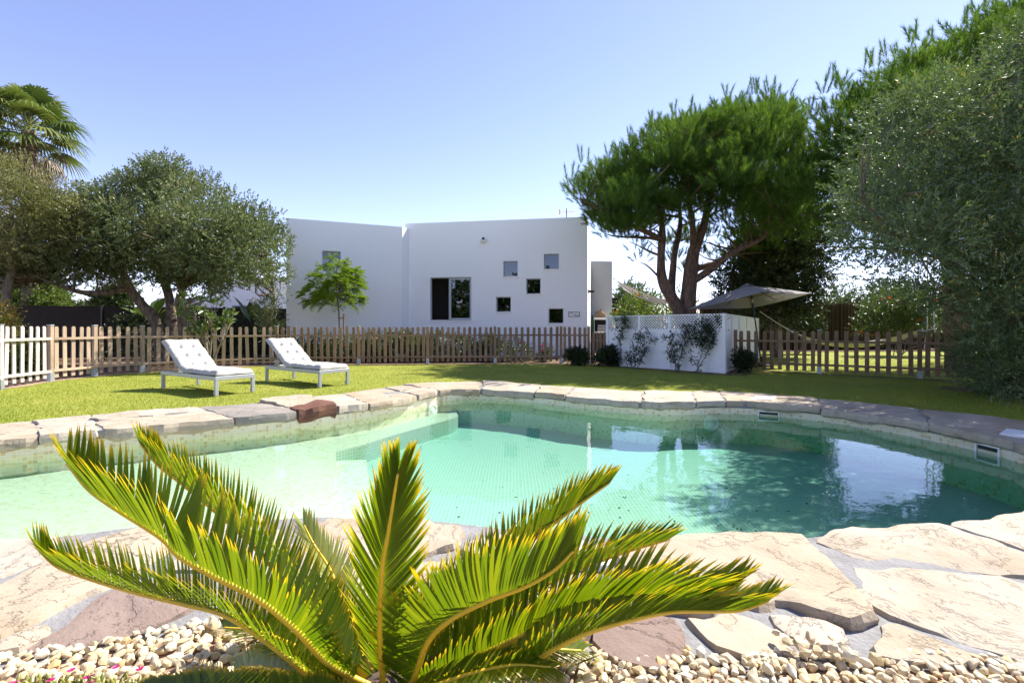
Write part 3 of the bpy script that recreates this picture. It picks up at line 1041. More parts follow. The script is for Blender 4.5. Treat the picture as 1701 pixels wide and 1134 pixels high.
# ------------------------------------------------------------------ the house
def wallframe(a, b):
    a, b = Vector((a[0], a[1], 0)), Vector((b[0], b[1], 0))
    t = (b - a).normalized()
    n = Vector((t.y, -t.x, 0))         # towards the viewer for walls running left to right
    return a, t, n, (b - a).length


def px_on_wall(a, t, px):
    k = (px - CX) / FPX
    return (k * a.y - a.x) / (t.x - k * t.y)


def holed_wall(name, a, b, z0, z1, holes, parent, m, reveal=0.16):
    A, t, n, L = wallframe(a, b)
    xs = sorted({0.0, L} | {h[0] for h in holes} | {h[1] for h in holes})
    zs = sorted({z0, z1} | {h[2] for h in holes} | {h[3] for h in holes})
    mb = MB()
    P = lambda u, z, d=0.0: A + t * u + Vector((0, 0, z)) - n * d
    for i in range(len(xs) - 1):
        for j in range(len(zs) - 1):
            cu, cz = (xs[i] + xs[i + 1]) / 2, (zs[j] + zs[j + 1]) / 2
            if any(h[0] < cu < h[1] and h[2] < cz < h[3] for h in holes):
                continue
            mb.add([P(xs[i], zs[j]), P(xs[i + 1], zs[j]), P(xs[i + 1], zs[j + 1]), P(xs[i], zs[j + 1])], [(0, 1, 2, 3)])
    for u0, u1, w0, w1 in holes:
        for (p, q) in (((u0, w0), (u1, w0)), ((u1, w0), (u1, w1)), ((u1, w1), (u0, w1)), ((u0, w1), (u0, w0))):
            mb.add([P(*p), P(*q), P(*q, reveal + 0.1), P(*p, reveal + 0.1)], [(0, 3, 2, 1)])
    o = mb.build(name, m, parent)
    return A, t, n, P


def window(parent, P, t, n, u0, u1, w0, w1, depth=0.15, slider=False, fr=0.03):
    mb = MB()
    c = lambda u, z, d: P(u, z, d)
    rot = Matrix((t, -n, Vector((0, 0, 1)))).transposed()
    mb.box(c((u0 + u1) / 2, w0 + fr / 2, depth), (u1 - u0, 0.05, fr), rot)
    mb.box(c((u0 + u1) / 2, w1 - fr / 2, depth), (u1 - u0, 0.05, fr), rot)
    mb.box(c(u0 + fr / 2, (w0 + w1) / 2, depth), (fr, 0.05, w1 - w0 - 2 * fr), rot)
    mb.box(c(u1 - fr / 2, (w0 + w1) / 2, depth), (fr, 0.05, w1 - w0 - 2 * fr), rot)
    win = mb.build('window', WINFRAME, parent)
    if slider:
        um = u0 + (u1 - u0) * 0.46
        s2 = MB()
        for a, b in ((um, um + 0.07), (u1 - fr - 0.06, u1 - fr)):
            s2.box(c((a + b) / 2, (w0 + w1) / 2, depth - 0.045), (b - a, 0.035, w1 - w0 - 2 * fr), rot)
        for z in (w0 + fr + 0.035, w1 - fr - 0.035):
            s2.box(c((um + 0.07 + u1 - fr - 0.06) / 2, z, depth - 0.045), (u1 - fr - 0.06 - um - 0.07, 0.034, 0.07), rot)
        s2.build('sash', WINFRAME, win)
        MB().box(c((um + u1) / 2, (w0 + w1) / 2, depth - 0.04), (u1 - um - 0.12, 0.006, w1 - w0 - 0.2), rot).build('pane', GLASS, win)
        MB().box(c(um - 0.02, (w0 + w1) / 2, depth), (0.05, 0.045, w1 - w0 - 2 * fr - 0.01), rot).build('mullion', WINFRAME, win)
    else:
        MB().box(c((u0 + u1) / 2, (w0 + w1) / 2, depth + 0.005), (u1 - u0 - 2 * fr, 0.006, w1 - w0 - 2 * fr), rot).build('pane', GLASS, win)
    MB().box(c((u0 + u1) / 2, w0 - 0.022, 0.055), (u1 - u0 + 0.10, 0.20, 0.04), rot).build('sill', PLASTER, win)
    return win


LA, LB = (-8.71, 18.65), (-4.61, 20.30)
RC, RD = (-4.36, 20.72), (3.04, 19.47)
ZL, ZR = 5.40, 5.635
house = thing('house', 'white flat roofed house of two angled plaster blocks behind the picket fence', 'house', (-2.0, 20.5, 0))
# left block
A, t, n, L = wallframe(LA, LB)
def hz(px0, px1, py0, py1, A, t):
    u0, u1 = px_on_wall(A, t, px0), px_on_wall(A, t, px1)
    d = (A + t * (u0 + u1) / 2).y
    return (u0, u1, CAMH - (py1 - HY) / FPX * d, CAMH - (py0 - HY) / FPX * d)


hl = [hz(535, 566, 417, 446, A, t)]
_, _, _, P = holed_wall('wall', LA, LB, -0.1, ZL, hl, house, PLASTER)
window(house, P, t, n, *hl[0])
mb = MB()
back = [(-4.61 + 1.5, 28.0), (-12.0, 28.0)]
loop = [LB, (-4.45, 20.60)] + back + [LA]
for a, b in zip(loop[:-1], loop[1:]):
    mb.add([(a[0], a[1], -0.1), (b[0], b[1], -0.1), (b[0], b[1], ZL), (a[0], a[1], ZL)], [(0, 1, 2, 3)])
mb.build('wall', PLASTER, house)
MB().prism([(LA[0] + 0.01, LA[1] + 0.22), (LB[0] - 0.12, LB[1] + 0.16), (-4.58, 20.9), (back[0][0] - 0.2, 27.8), (-11.7, 27.8)], ZL - 0.30, ZL - 0.06).build('roof', PLASTER, house)
# right block
A, t, n, L = wallframe(RC, RD)
boxes = [(714.5, 783, 460.5, 532), (836, 860, 433.5, 459), (903.5, 928.5, 421.5, 447), (874, 898, 462.5, 488), (824, 848.5, 493, 518), (911, 936, 512, 537)]
hr = [hz(*b, A, t) for b in boxes]
_, _, _, P = holed_wall('wall', RC, RD, -0.1, ZR, hr, house, PLASTER)
for i, h in enumerate(hr):
    window(house, P, t, n, *h, slider=(i == 0))
mb = MB()
RCX = (RC[0] - 0.22, RC[1] + 0.04)
loop = [RD, (4.15, 25.2), (-4.3, 28.5), (-4.75, 21.6), RCX, RC]
for a, b in zip(loop[:-1], loop[1:]):
    mb.add([(a[0], a[1], -0.1), (b[0], b[1], -0.1), (b[0], b[1], ZR), (a[0], a[1], ZR)], [(0, 1, 2, 3)])
mb.build('wall', PLASTER, house)
MB().prism([(RC[0] - 0.1, RC[1] + 0.22), (RD[0] - 0.12, RD[1] + 0.2), (3.95, 25.0), (-4.2, 28.2), (-4.6, 21.6)], ZR - 0.32, ZR - 0.06).build('roof', PLASTER, house)
# floor inside so that the rooms are closed
MB().prism([(RC[0] + .1, RC[1] + .3), (RD[0] - .1, RD[1] + .3), (3.9, 25.0), (-4.2, 28.0)], 0.02, 0.08).build('floor', DARKROOM, house)
MB().box((-2.0, 22.6, 2.7), (4.2, 0.05, 5.1)).box((1.5, 22.0, 2.7), (3.0, 0.05, 5.1)).box((-6.3, 22.4, 2.6), (3.4, 0.05, 5.0)).build('shaded_room_wall', DARKROOM, house)  # added behind the windows, interior darkness painted in
# rear wing with a built-in shelf
RW0, RW1 = (3.92, 24.0), (5.0, 24.15)
ZA = CAMH + (HY - 433.5) / FPX * 24.0
mb = MB()
for a, b in ((RW0, RW1), (RW1, (6.4, 31)), ((6.4, 31), (3.8, 31)), ((3.8, 31), RW0)):
    mb.add([(a[0], a[1], -0.1), (b[0], b[1], -0.1), (b[0], b[1], ZA), (a[0], a[1], ZA)], [(0, 1, 2, 3)])
mb.prism([(4.0, 24.15), (4.95, 24.3), (6.2, 30.8), (3.95, 30.8)], ZA - 0.3, ZA - 0.05)
mb.build('rear_wing', plain('shaded_plaster', (0.46, 0.47, 0.49), 0.9, 0, 0.05, 1.5), house)  # the wing's shade is put into its plaster colour as grey
sh = MB()
sh.box((4.46, 23.8, 1.62), (1.05, 0.5, 0.10)).box((3.98, 23.8, 0.8), (0.08, 0.48, 1.54)).box((4.46, 23.8, 0.95), (0.85, 0.46, 0.06))
sh.build('shelf', PLASTER, house)
MB().box((4.46, 24.0, 0.8), (0.86, 0.04, 1.5)).build('niche', BLACK, house)
for k, (x, w, h_) in enumerate(((4.18, 0.14, 0.34), (4.36, 0.15, 0.42), (4.52, 0.13, 0.26))):
    mb = MB().lathe((x, 23.75, 1.672), [(w * 0.7, 0), (w, h_ * 0.3), (w * 0.85, h_ * 0.65), (w * 0.3, h_ * 0.85), (w * 0.2, h_)], 12)
    tag(mb.build('basket', plain('tan_basket', (0.28, 0.19, 0.12), 0.9, 0, 0.3, 60), smooth=True), ['left tan basket on the niche shelf beside the house', 'tallest tan basket in the middle of the niche shelf', 'small tan basket at the right of the niche shelf'][k], 'basket')
for k in range(3):
    tag(MB().box((4.40 + 0.02 * k, 23.72, 1.02 + k * 0.12), (0.45, 0.3, 0.10)).build('shelf_box', plain('grey_box%d' % k, (0.30, 0.32, 0.36), 0.7), bevel=0.01), ['lowest grey box in the niche', 'middle grey box in the niche stack', 'topmost grey box in the niche stack'][k], 'box')
# small fittings on the house
c = at(803, 399, px_on_wall(A, t, 803) * t.y + A.y) + n * 0.0
lamp = thing('wall_lamp', 'small white and black floodlight high on the house wall', 'lamp', c)
rot = Matrix((t, -n, Vector((0, 0, 1)))).transposed()
MB().box(c + n * 0.03, (0.10, 0.06, 0.12), rot).build('bracket', BLACK, lamp)
MB().box(c + n * 0.14 + Vector((0, 0, -0.05)), (0.20, 0.16, 0.09), rot @ Matrix.Rotation(0.35, 3, 'X')).build('housing', WHITEPVC, lamp, bevel=0.012)
MB().box(c + n * 0.15 + Vector((0.03, 0, 0.05)), (0.09, 0.08, 0.08), rot).build('sensor', BLACK, lamp, bevel=0.01)
u = px_on_wall(A, t, 953.5)
c = at(953.5, 522, (A + t * u).y) + n * 0.012
sg = thing('house_sign', 'small framed name plaque on the wall by the lowest window', 'sign', c)
W_, H_ = 0.43, 0.185
MB().box(c, (W_, 0.016, H_), rot).build('panel', WHITEPVC, sg)
fb = MB()
for sx in (-1, 1):
    fb.box(c + t * sx * W_ / 2, (0.02, 0.026, H_ + 0.02), rot)
for sz in (-1, 1):
    fb.box(c + Vector((0, 0, sz * H_ / 2)), (W_ - 0.02, 0.024, 0.02), rot)
fb.build('frame', BLACK, sg)
for txt, ox, oz, sz_ in (('CASA', -0.19, 0.030, 0.062), ('Ana', 0.0, -0.062, 0.115)):
    cu = bpy.data.curves.new('lettering', 'FONT')
    cu.body = txt
    cu.size = sz_
    cu.extrude = 0.002
    tmp = bpy.data.objects.new('tmp', cu)
    COL.objects.link(tmp)
    me = bpy.data.meshes.new_from_object(tmp.evaluated_get(bpy.context.evaluated_depsgraph_get()))
    bpy.data.objects.remove(tmp)
    M4 = Matrix.Translation(c + n * 0.011 + t * ox + Vector((0, 0, oz))) @ Matrix((t, Vector((0, 0, 1)), n)).transposed().to_4x4()
    me.transform(M4)
    me.materials.clear()
    link('lettering', me, plain('sign_ink' + txt, (0.05, 0.045, 0.06), 0.6), sg)
side_t = (Vector((4.15, 25.2, 0)) - Vector((3.04, 19.47, 0))).normalized()
c = Vector((3.04, 19.47, 0)) + side_t * 0.6
MB_ = MB().box((c.x + 0.12, c.y, CAMH + 61 / FPX * c.y), (0.26, 0.16, 0.09)).box((c.x + 0.02, c.y, CAMH + 61 / FPX * c.y), (0.06, 0.1, 0.14))
tag(MB_.build('wall_light', BLACK, bevel=0.008), 'black box lamp on the right edge of the house', 'lamp')
c = at(1019, 497, 24.3)
tag(MB().box((c.x + 0.06, c.y, c.z), (0.26, 0.2, 0.14)).box((c.x + 0.02, c.y, c.z - 0.18), (0.16, 0.12, 0.12)).build('wall_light', BLACK, bevel=0.01), 'black box lamp on the shaded rear wing', 'lamp')
c = at(941, 362, 22.0)
an = thing('antenna', 'thin television antenna mast on the roof beside the pine', 'antenna', (c.x, c.y, ZR - 0.1))
MB().tube([(c.x, c.y, ZR - 0.1), (c.x, c.y, ZR + 0.95)], 0.02, 6).build('mast', BLACK, an)
ab = MB().tube([(c.x - 0.32, c.y, ZR + 0.78), (c.x + 0.35, c.y, ZR + 0.80)], 0.012, 5)
for k in range(6):
    x = c.x - 0.3 + 0.12 * k
    ab.tube([(x, c.y - 0.16, ZR + 0.79), (x, c.y + 0.16, ZR + 0.79)], 0.008, 4)
ab.tube([(c.x - 0.31, c.y, ZR + 0.68), (c.x - 0.31, c.y, ZR + 0.92)], 0.03, 5)
ab.build('aerial', plain('orange_aerial', (0.5, 0.28, 0.14), 0.5), an)

# ------------------------------------------------------------------ fences
def picket_mesh(h, w=0.092, d=0.02):
    mb = MB()
    prof = [(-w / 2, 0), (w / 2, 0), (w / 2, h - 0.035), (w * 0.38, h - 0.012), (w * 0.2, h), (-w * 0.2, h), (-w * 0.38, h - 0.012), (-w / 2, h - 0.035)]
    k = len(prof)
    vs = [(x, -d / 2, z) for x, z in prof] + [(x, d / 2, z) for x, z in prof]
    mb.add(vs, [tuple(range(k)), tuple(reversed(range(k, 2 * k)))] + [((i + 1) % k, i, k + i, k + (i + 1) % k) for i in range(k)])
    return mb.mesh('picket')


def run(parent, posts, npick, top=1.19, gap=0.06, pale=None, postless=()):
    hh = top - gap
    pm = {}
    for i, (a, b) in enumerate(zip(posts[:-1], posts[1:])):
        a, b = Vector((a[0], a[1], 0)), Vector((b[0], b[1], 0))
        t = (b - a).normalized()
        n = Vector((t.y, -t.x, 0))
        L = (b - a).length
        ang = math.atan2(t.y, t.x)
        q = npick[i]
        m = pale[i] if pale else WOOD
        for k in range(q):
            u = (k + 0.75) / (q + 0.5) * L
            key = m.name
            if key not in pm:
                pm[key] = picket_mesh(hh)
                pm[key].materials.append(m)
            o = link('picket', pm[key], None, parent, True)
            o.location = a + t * u + n * -0.015 + Vector((0, 0, gap + R.normal(0, 0.006))) - wloc(parent)
            o.rotation_euler = (R.normal(0, 0.008), R.normal(0, 0.010), ang)
        for z in (0.22, top - 0.27):
            MB().beam(a + t * 0.04 + n * 0.022 + Vector((0, 0, z)), b - t * 0.04 + n * 0.022 + Vector((0, 0, z + R.normal(0, 0.004))), 0.04, 0.055).build('rail', m, parent)
    for i, p in enumerate(posts):
        if i in postless:
            continue
        j = min(i, len(posts) - 2)
        t = Vector((posts[j + 1][0] - posts[j][0], posts[j + 1][1] - posts[j][1], 0)).normalized()
        rot = Matrix.Rotation(math.atan2(t.y, t.x), 3, 'Z')
        po = MB().box((p[0], p[1], (top + 0.0 + 0.1) / 2), (0.085, 0.085, top - 0.08), rot).build('post', pale[j] if pale else WOOD, parent, bevel=0.006)
        MB().box((p[0], p[1], top + 0.025), (0.098, 0.098, 0.022), rot).build('post_cap', GALV, po, bevel=0.006)
        MB().box((p[0], p[1], 0.075), (0.096, 0.096, 0.19), rot).build('post_shoe', GALV, po)


f1 = thing('picket_fence', 'long weathered picket fence curving from the left edge along the house', 'fence', (-4.9, 15.5, 0))
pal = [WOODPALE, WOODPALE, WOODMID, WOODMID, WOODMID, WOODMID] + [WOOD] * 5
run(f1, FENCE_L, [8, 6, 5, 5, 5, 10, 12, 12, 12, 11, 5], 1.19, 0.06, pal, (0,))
f2 = thing('picket_gate', 'low picket gate between the house corner and white lattice screen', 'gate', (2.75, 15.6, 0))
run(f2, [(2.56, 15.75), (3.02, 15.35)], [4], 1.02, 0.06, None, (0,))
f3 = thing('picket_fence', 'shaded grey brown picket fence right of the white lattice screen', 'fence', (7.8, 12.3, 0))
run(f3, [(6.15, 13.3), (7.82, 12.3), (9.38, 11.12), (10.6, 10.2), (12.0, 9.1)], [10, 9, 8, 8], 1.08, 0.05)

# white lattice screen
WF = [(2.98, 15.05), (3.75, 14.2), (4.40, 13.46), (4.98, 12.80), (5.40, 12.30)]
WS = [(5.40, 12.30), (6.0, 13.25), (6.65, 14.2), (7.6, 15.7), (9.3, 18.3)]
scr = thing('lattice_screen', 'white panelled enclosure with lattice top beside the house', 'screen', (5.4, 12.3, 0))
for path, lat in ((WF, True), (WS, False)):
    for i, (a, b) in enumerate(zip(path[:-1], path[1:])):
        a, b = Vector((a[0], a[1], 0)), Vector((b[0], b[1], 0))
        t = (b - a).normalized()
        up = Vector((0, 0, 1))
        MB().beam(a + up * 0.56, b + up * 0.56, 0.03, 1.12).build('panel', WHITEWOOD, scr)
        if lat:
            mb = MB()
            L = (b - a).length
            z0, z1 = 1.12, 1.50
            hgt = z1 - z0
            pit = 0.085
            k = -hgt
            while k < L:
                for sgn in (1, -1):
                    u0, u1 = k, k + hgt
                    w0, w1 = (z0, z1) if sgn > 0 else (z1, z0)
                    if u0 < 0:
                        w0 = w0 + (w1 - w0) * (-u0 / hgt)
                        u0 = 0
                    if u1 > L:
                        w1 = w0 + (w1 - w0) * ((L - u0) / (u1 - u0))
                        u1 = L
                    if u1 - u0 > 0.02:
                        nn = Vector((t.y, -t.x, 0))
                        mb.beam(a + t * u0 + up * w0 + nn * 0.005 * sgn, a + t * u1 + up * w1 + nn * 0.005 * sgn, 0.008, 0.018, nn.cross(t))
                k += pit
            o = mb.build('lattice', WHITEWOOD, scr)
        else:
            MB().beam(a + up * 1.31, b + up * 1.31, 0.02, 0.36).build('lattice', WHITEWOOD, scr)
        MB().beam(a + up * 1.51, b + up * 1.51, 0.05, 0.03).build('top_rail', WHITEWOOD, scr)
        MB().beam(a + up * 1.115, b + up * 1.115, 0.042, 0.03).build('mid_rail', WHITEWOOD, scr)
    for i, p in enumerate(path):
        if not lat and i == 0:
            continue
        nn = Vector((-1, -0.2, 0)) if lat else Vector((1, -0.6, 0))
        MB().box((p[0], p[1], 0.765), (0.085, 0.085, 1.53), Matrix.Rotation(-0.85 if lat else 1.0, 3, 'Z')).build('post', WHITEWOOD, scr, bevel=0.006)

# cane screen at the back of the right lawn, dark windbreak at the left
def cane_screen(a, b, h):
    a, b = Vector(a), Vector(b)
    L = (b - a).length
    n = int(L / 0.035)
    u = np.linspace(0, L, n) + R.normal(0, 0.006, n)
    P = np.array(a)[None] + np.array((b - a).normalized())[None] * u[:, None]
    hh = h + R.normal(0, 0.03, n)
    r = R.uniform(0.012, 0.02, n)
    off = R.normal(0, 0.012, n)
    tt = np.array((b - a).normalized())
    nn = np.array((tt[1], -tt[0], 0))
    P = P + nn * off[:, None]
    v = np.zeros((n, 6, 3))
    for k, (q, w) in enumerate(((-1, 0), (0, 1), (1, 0))):
        v[:, k] = P + tt * (r * q)[:, None] + nn * (r * w)[:, None]
        v[:, k + 3] = v[:, k]
        v[:, k + 3, 2] = hh
    base = np.arange(n)[:, None] * 6
    f = np.concatenate([base + np.array((0, 1, 4, 3)), base + np.array((1, 2, 5, 4)), base + np.array((2, 0, 3, 5))])
    return np_mesh('canes', v.reshape(-1, 3), f, {'rnd': np.repeat(R.random(n), 6)})


CANE = leafmat('brown_canes', [(0, (0.05, 0.035, 0.022)), (0.5, (0.10, 0.07, 0.04)), (1, (0.17, 0.12, 0.07))], 0.1, 0.0)
cs = thing('cane_screen', 'tall brown cane screen at the back of the right lawn', 'screen', (12, 24.8, 0))
o = link('canes', cane_screen((9.5, 24.4, 0), (30, 26.0, 0), 2.45), CANE, cs)
o['kind'] = 'stuff'
MB().beam((9.5, 24.50, 1.2), (30, 26.10, 1.2), 0.02, 2.38).build('backing', DARKNET, cs)
for z in (0.5, 1.3, 2.1):
    MB().beam((9.5, 24.45, z), (30, 26.05, z), 0.03, 0.04).build('rail', BLACK, cs)
wbk = thing('windbreak', 'dark windbreak fence behind the oak at left', 'fence', (-14, 20, 0))
pth = [(-24, 16.5), (-20, 17.6), (-16, 18.9), (-12, 20.2), (-8.9, 21.4)]
for i, (a, b) in enumerate(zip(pth[:-1], pth[1:])):
    MB().beam((a[0], a[1], 1.0), (b[0], b[1], 1.0), 0.03, 2.0).build('net_panel', DARKNET, wbk)
for p in pth:
    MB().box((p[0], p[1] - 0.04, 1.02), (0.06, 0.06, 2.06)).build('post', BLACK, wbk)

# neighbour's white house behind the oak
nb = thing('neighbour_house', 'white neighbouring house half hidden behind the oak', 'house', (-17, 31, 0))
MB().box((-14.6, 32, 2.0), (8.0, 5, 4.0)).box((-20.6, 33, 1.55), (4.4, 4, 3.1)).build('wall', PLASTER, nb)
MB().box((-14.6, 32, 4.1), (8.4, 5.4, 0.2)).build('roof', PLASTER, nb)
for x in (-16.5, -13.2):
    w_ = MB().box((x, 29.49, 1.9), (1.1, 0.05, 1.3)).build('window', WINFRAME, nb)
    MB().box((x, 29.46, 1.9), (0.95, 0.02, 1.15)).build('pane', GLASS, w_)

# ------------------------------------------------------------------ loungers
def cushion_mesh(L, W, T, nu, nv, su=14, sv=14):
    """tufted pad in the x (length) / y (width) plane"""
    nu_, nv_ = nu * su, nv * sv // 2
    us = np.linspace(0, 1, nu_ + 1)
    vs = np.linspace(0, 1, nv_ + 1)
    U, V = np.meshgrid(us, vs, indexing='ij')
    e = np.minimum(np.minimum(U, 1 - U) * L, np.minimum(V, 1 - V) * W)
    edge = np.sqrt(np.clip(1 - (1 - np.clip(e / 0.06, 0, 1)) ** 2, 0, 1))
    du = np.abs(U * nu - np.round(U * nu)) * (L / nu)
    dv = np.abs(V * nv - np.round(V * nv)) * (W / nv)
    # creases run along the tuft lines, buttons where they cross
    cr = 0.24 * np.exp(-(du / 0.022) ** 2) + 0.24 * np.exp(-(dv / 0.022) ** 2)
    inner = (U * nu > 0.5) & (U * nu < nu - 0.5) & (V * nv > 0.5) & (V * nv < nv - 0.5)
    bt = 0.42 * np.exp(-(du ** 2 + dv ** 2) / 0.03 ** 2) * inner
    wob = 0.08 * np.sin(U * 37 + V * 11) * np.sin(V * 29 + 2)
    Z = T * edge * np.clip(1 - cr - bt + wob, 0.12, 1.2)
    n1, n2 = nu_ + 1, nv_ + 1
    top = np.stack([U * L, (V - 0.5) * W, Z], -1).reshape(-1, 3)
    bot = np.stack([U * L, (V - 0.5) * W, -0.25 * T * edge], -1).reshape(-1, 3)
    i, j = np.meshgrid(np.arange(nu_), np.arange(nv_), indexing='ij')
    a = (i * n2 + j).ravel()
    f = np.stack([a, a + n2, a + n2 + 1, a + 1], 1)
    nn = n1 * n2
    fb = np.stack([a, a + 1, a + n2 + 1, a + n2], 1) + nn
    return np.vstack([top, bot]), np.vstack([f, fb])


def lounger(loc, rz, label, gid):
    t = thing('sun_lounger', label, 'sun lounger', loc, rz, gid)
    L, W, H = 2.08, 0.68, 0.33
    hx = L / 2
    fr = MB()
    for sy in (-1, 1):
        fr.box((0, sy * (W / 2 - 0.025), H - 0.035), (L - 0.10, 0.05, 0.07))
    for sx in (-1, 1):
        fr.box((sx * (hx - 0.025), 0, H - 0.035), (0.05, W - 0.0, 0.069))
    fr.build('frame', ALU, t, bevel=0.004, local=True)
    for sx in (-1, 1):
        for sy in (-1, 1):
            lg = MB().box((sx * (hx - 0.03), sy * (W / 2 - 0.028), (H - 0.072) / 2), (0.056, 0.056, H - 0.072)).build('leg', ALU, t, bevel=0.004, local=True)
            if sx > 0:
                wv = MB()
                n = 14
                c = Vector((hx - 0.065, sy * (W / 2 - 0.028), 0.04))
                for yy in (-0.012, 0.012):
                    for q in range(n):
                        a = 2 * math.pi * q / n
                        wv.v.append((c.x + 0.042 * math.cos(a), c.y + yy, c.z + 0.042 * math.sin(a)))
                wv.f += [(q, (q + 1) % n, n + (q + 1) % n, n + q) for q in range(n)] + [tuple(reversed(range(n))), tuple(range(n, 2 * n))]
                wv.build('wheel', BLACK if False else WINFRAME, lg, local=True)
    xh = -hx + 0.80          # hinge
    ang = rad(33.5)
    bl = 0.94
    ca, sa = math.cos(ang), math.sin(ang)
    bk = MB()
    for sy in (-1, 1):
        bk.beam((xh, sy * (W / 2 - 0.07), H + 0.0), (xh - bl * ca, sy * (W / 2 - 0.07), H + bl * sa), 0.03, 0.03)
    bk.beam((xh - bl * ca, -W / 2 + 0.05, H + bl * sa), (xh - bl * ca, W / 2 - 0.05, H + bl * sa), 0.03, 0.04)
    bk.build('backrest_frame', ALU, t, local=True)
    bs = MB()
    bs.add([(xh, -W / 2 + 0.08, H + 0.01), (xh, W / 2 - 0.08, H + 0.01), (xh - bl * ca, W / 2 - 0.08, H + bl * sa + 0.01), (xh - bl * ca, -W / 2 + 0.08, H + bl * sa + 0.01)], [(0, 1, 2, 3)])
    bs.add([(xh, -W / 2 + 0.055, H - 0.012), (hx - 0.055, -W / 2 + 0.055, H - 0.012), (hx - 0.055, W / 2 - 0.055, H - 0.012), (xh, W / 2 - 0.055, H - 0.012)], [(0, 1, 2, 3)])
    bs.build('sling', MESHFAB, t, local=True)
    pr = MB()
    for sy in (-1, 1):
        pr.tube([(-hx + 0.42, sy * (W / 2 - 0.1), H - 0.03), (xh - 0.5, sy * (W / 2 - 0.1), H + 0.5 * sa / ca)], 0.009, 6)
    pr.build('prop', ALU, t, local=True)
    # cushion: one pad bent at the hinge
    seatL = hx - xh - 0.01
    tot = bl + 0.04 + seatL
    v, f = cushion_mesh(tot, W - 0.03, 0.075, 8, 3, 16, 16)
    s = v[:, 0] - (bl + 0.04)
    # smooth bend
    th = ang / (1 + np.exp(s / 0.035))
    ss = np.linspace(-(bl + 0.04), seatL, 600)
    tt = ang / (1 + np.exp(ss / 0.035))
    cx = np.cumsum(np.cos(tt)) * (ss[1] - ss[0])
    cz = np.cumsum(-np.sin(tt)) * (ss[1] - ss[0])
    k0 = np.argmin(np.abs(ss - seatL * 0.6))
    X = np.interp(s, ss, cx)
    Z = np.interp(s, ss, cz)
    X = X - cx[-1] + hx - 0.01
    Z = Z - cz[-1] + H + 0.022
    vv = np.stack([X + np.sin(th) * v[:, 2], v[:, 1], Z + np.cos(th) * v[:, 2]], 1)
    vv[:, 2] += 0.004 * np.sin(vv[:, 1] * 19 + vv[:, 0] * 7)
    me = np_mesh('cushion', vv, f, smooth=True)
    link('cushion', me, CUSHION, t, True)
    return t


lounger((-5.70, 9.02, 0.0), rad(-33), 'cream cushioned grey sun lounger nearest the left fence', 'pair of sun loungers on the lawn')
lounger((-4.38, 10.27, 0.0), rad(-36), 'cream cushioned grey sun lounger farther from the left fence, nearer the house', 'pair of sun loungers on the lawn')

# ------------------------------------------------------------------ parasol, sail, hammock, swing
pa = at(1240, 474, 14.8)
cor = [at(1142, 514, 15.0), at(1268, 484, 13.0), at(1349, 487, 15.0), at(1250, 511, 17.2)]
par = thing('parasol', 'tilted grey parasol with a black pole beside the lattice screen', 'parasol', (7.3, 14.6, 0))
mb = MB()
ng = 10
for k in range(4):
    a, b = cor[k], cor[(k + 1) % 4]
    base = len(mb.v)
    for i in range(ng + 1):
        u = i / ng
        for j in range(ng + 1):
            w = j / ng
            e = a.lerp(b, w)
            p = pa.lerp(e, u)
            sag = 0.16 * math.sin(math.pi * w) * u * u - 0.05 * math.sin(math.pi * u)
            # the rim hangs in a shallow curve between the corners
            p = p + (pa - e).normalized() * (0.10 * math.sin(math.pi * w) * u) + Vector((0, 0, -sag * 0.35))
            mb.v.append(tuple(p))
    for i in range(ng):
        for j in range(ng):
            q = base + i * (ng + 1) + j
            mb.f.append((q, q + 1, q + ng + 2, q + ng + 1))
co = mb.build('canopy', PARASOL, par, smooth=True)
vt = MB()
for k in range(4):
    a = pa + Vector((0, 0, 0.06))
    b = pa.lerp(cor[k], 0.13) + Vector((0, 0, 0.035))
    c_ = pa.lerp(cor[(k + 1) % 4], 0.13) + Vector((0, 0, 0.035))
    vt.add([a, b, c_], [(0, 1, 2)])
vt.build('vent', PARASOL, co)
ctr = sum(cor, Vector()) / 4
dwn = (ctr - pa)
hub = pa + dwn * 0.75
for k in range(4):
    MB().tube([pa, cor[k] * 0.985 + pa * 0.015 + Vector((0, 0, -0.03))], 0.011, 6).build('rib', BLACK, par)
    MB().tube([hub, pa.lerp(cor[k], 0.48) + Vector((0, 0, -0.03))], 0.010, 6).build('strut', BLACK, par)
    MB().tube([pa, pa.lerp(cor[k].lerp(cor[(k + 1) % 4], 0.5), 0.9) + Vector((0, 0, -0.03))], 0.009, 6).build('rib', BLACK, par)
foot = Vector((7.62, 14.75, 0))
tilt = hub + (foot - hub).normalized() * 0.12
MB().tube([pa, hub, tilt, foot], 0.022, 8).build('pole', BLACK, par)
MB().tube([tilt + Vector((0, 0, 0.05)), tilt - Vector((0, 0, 0.06))], 0.032, 8).build('tilt_joint', GALV, par)
MB().lathe(foot, [(0.28, 0), (0.28, 0.05), (0.05, 0.08), (0.035, 0.3)], 16).build('base', BLACK, par)

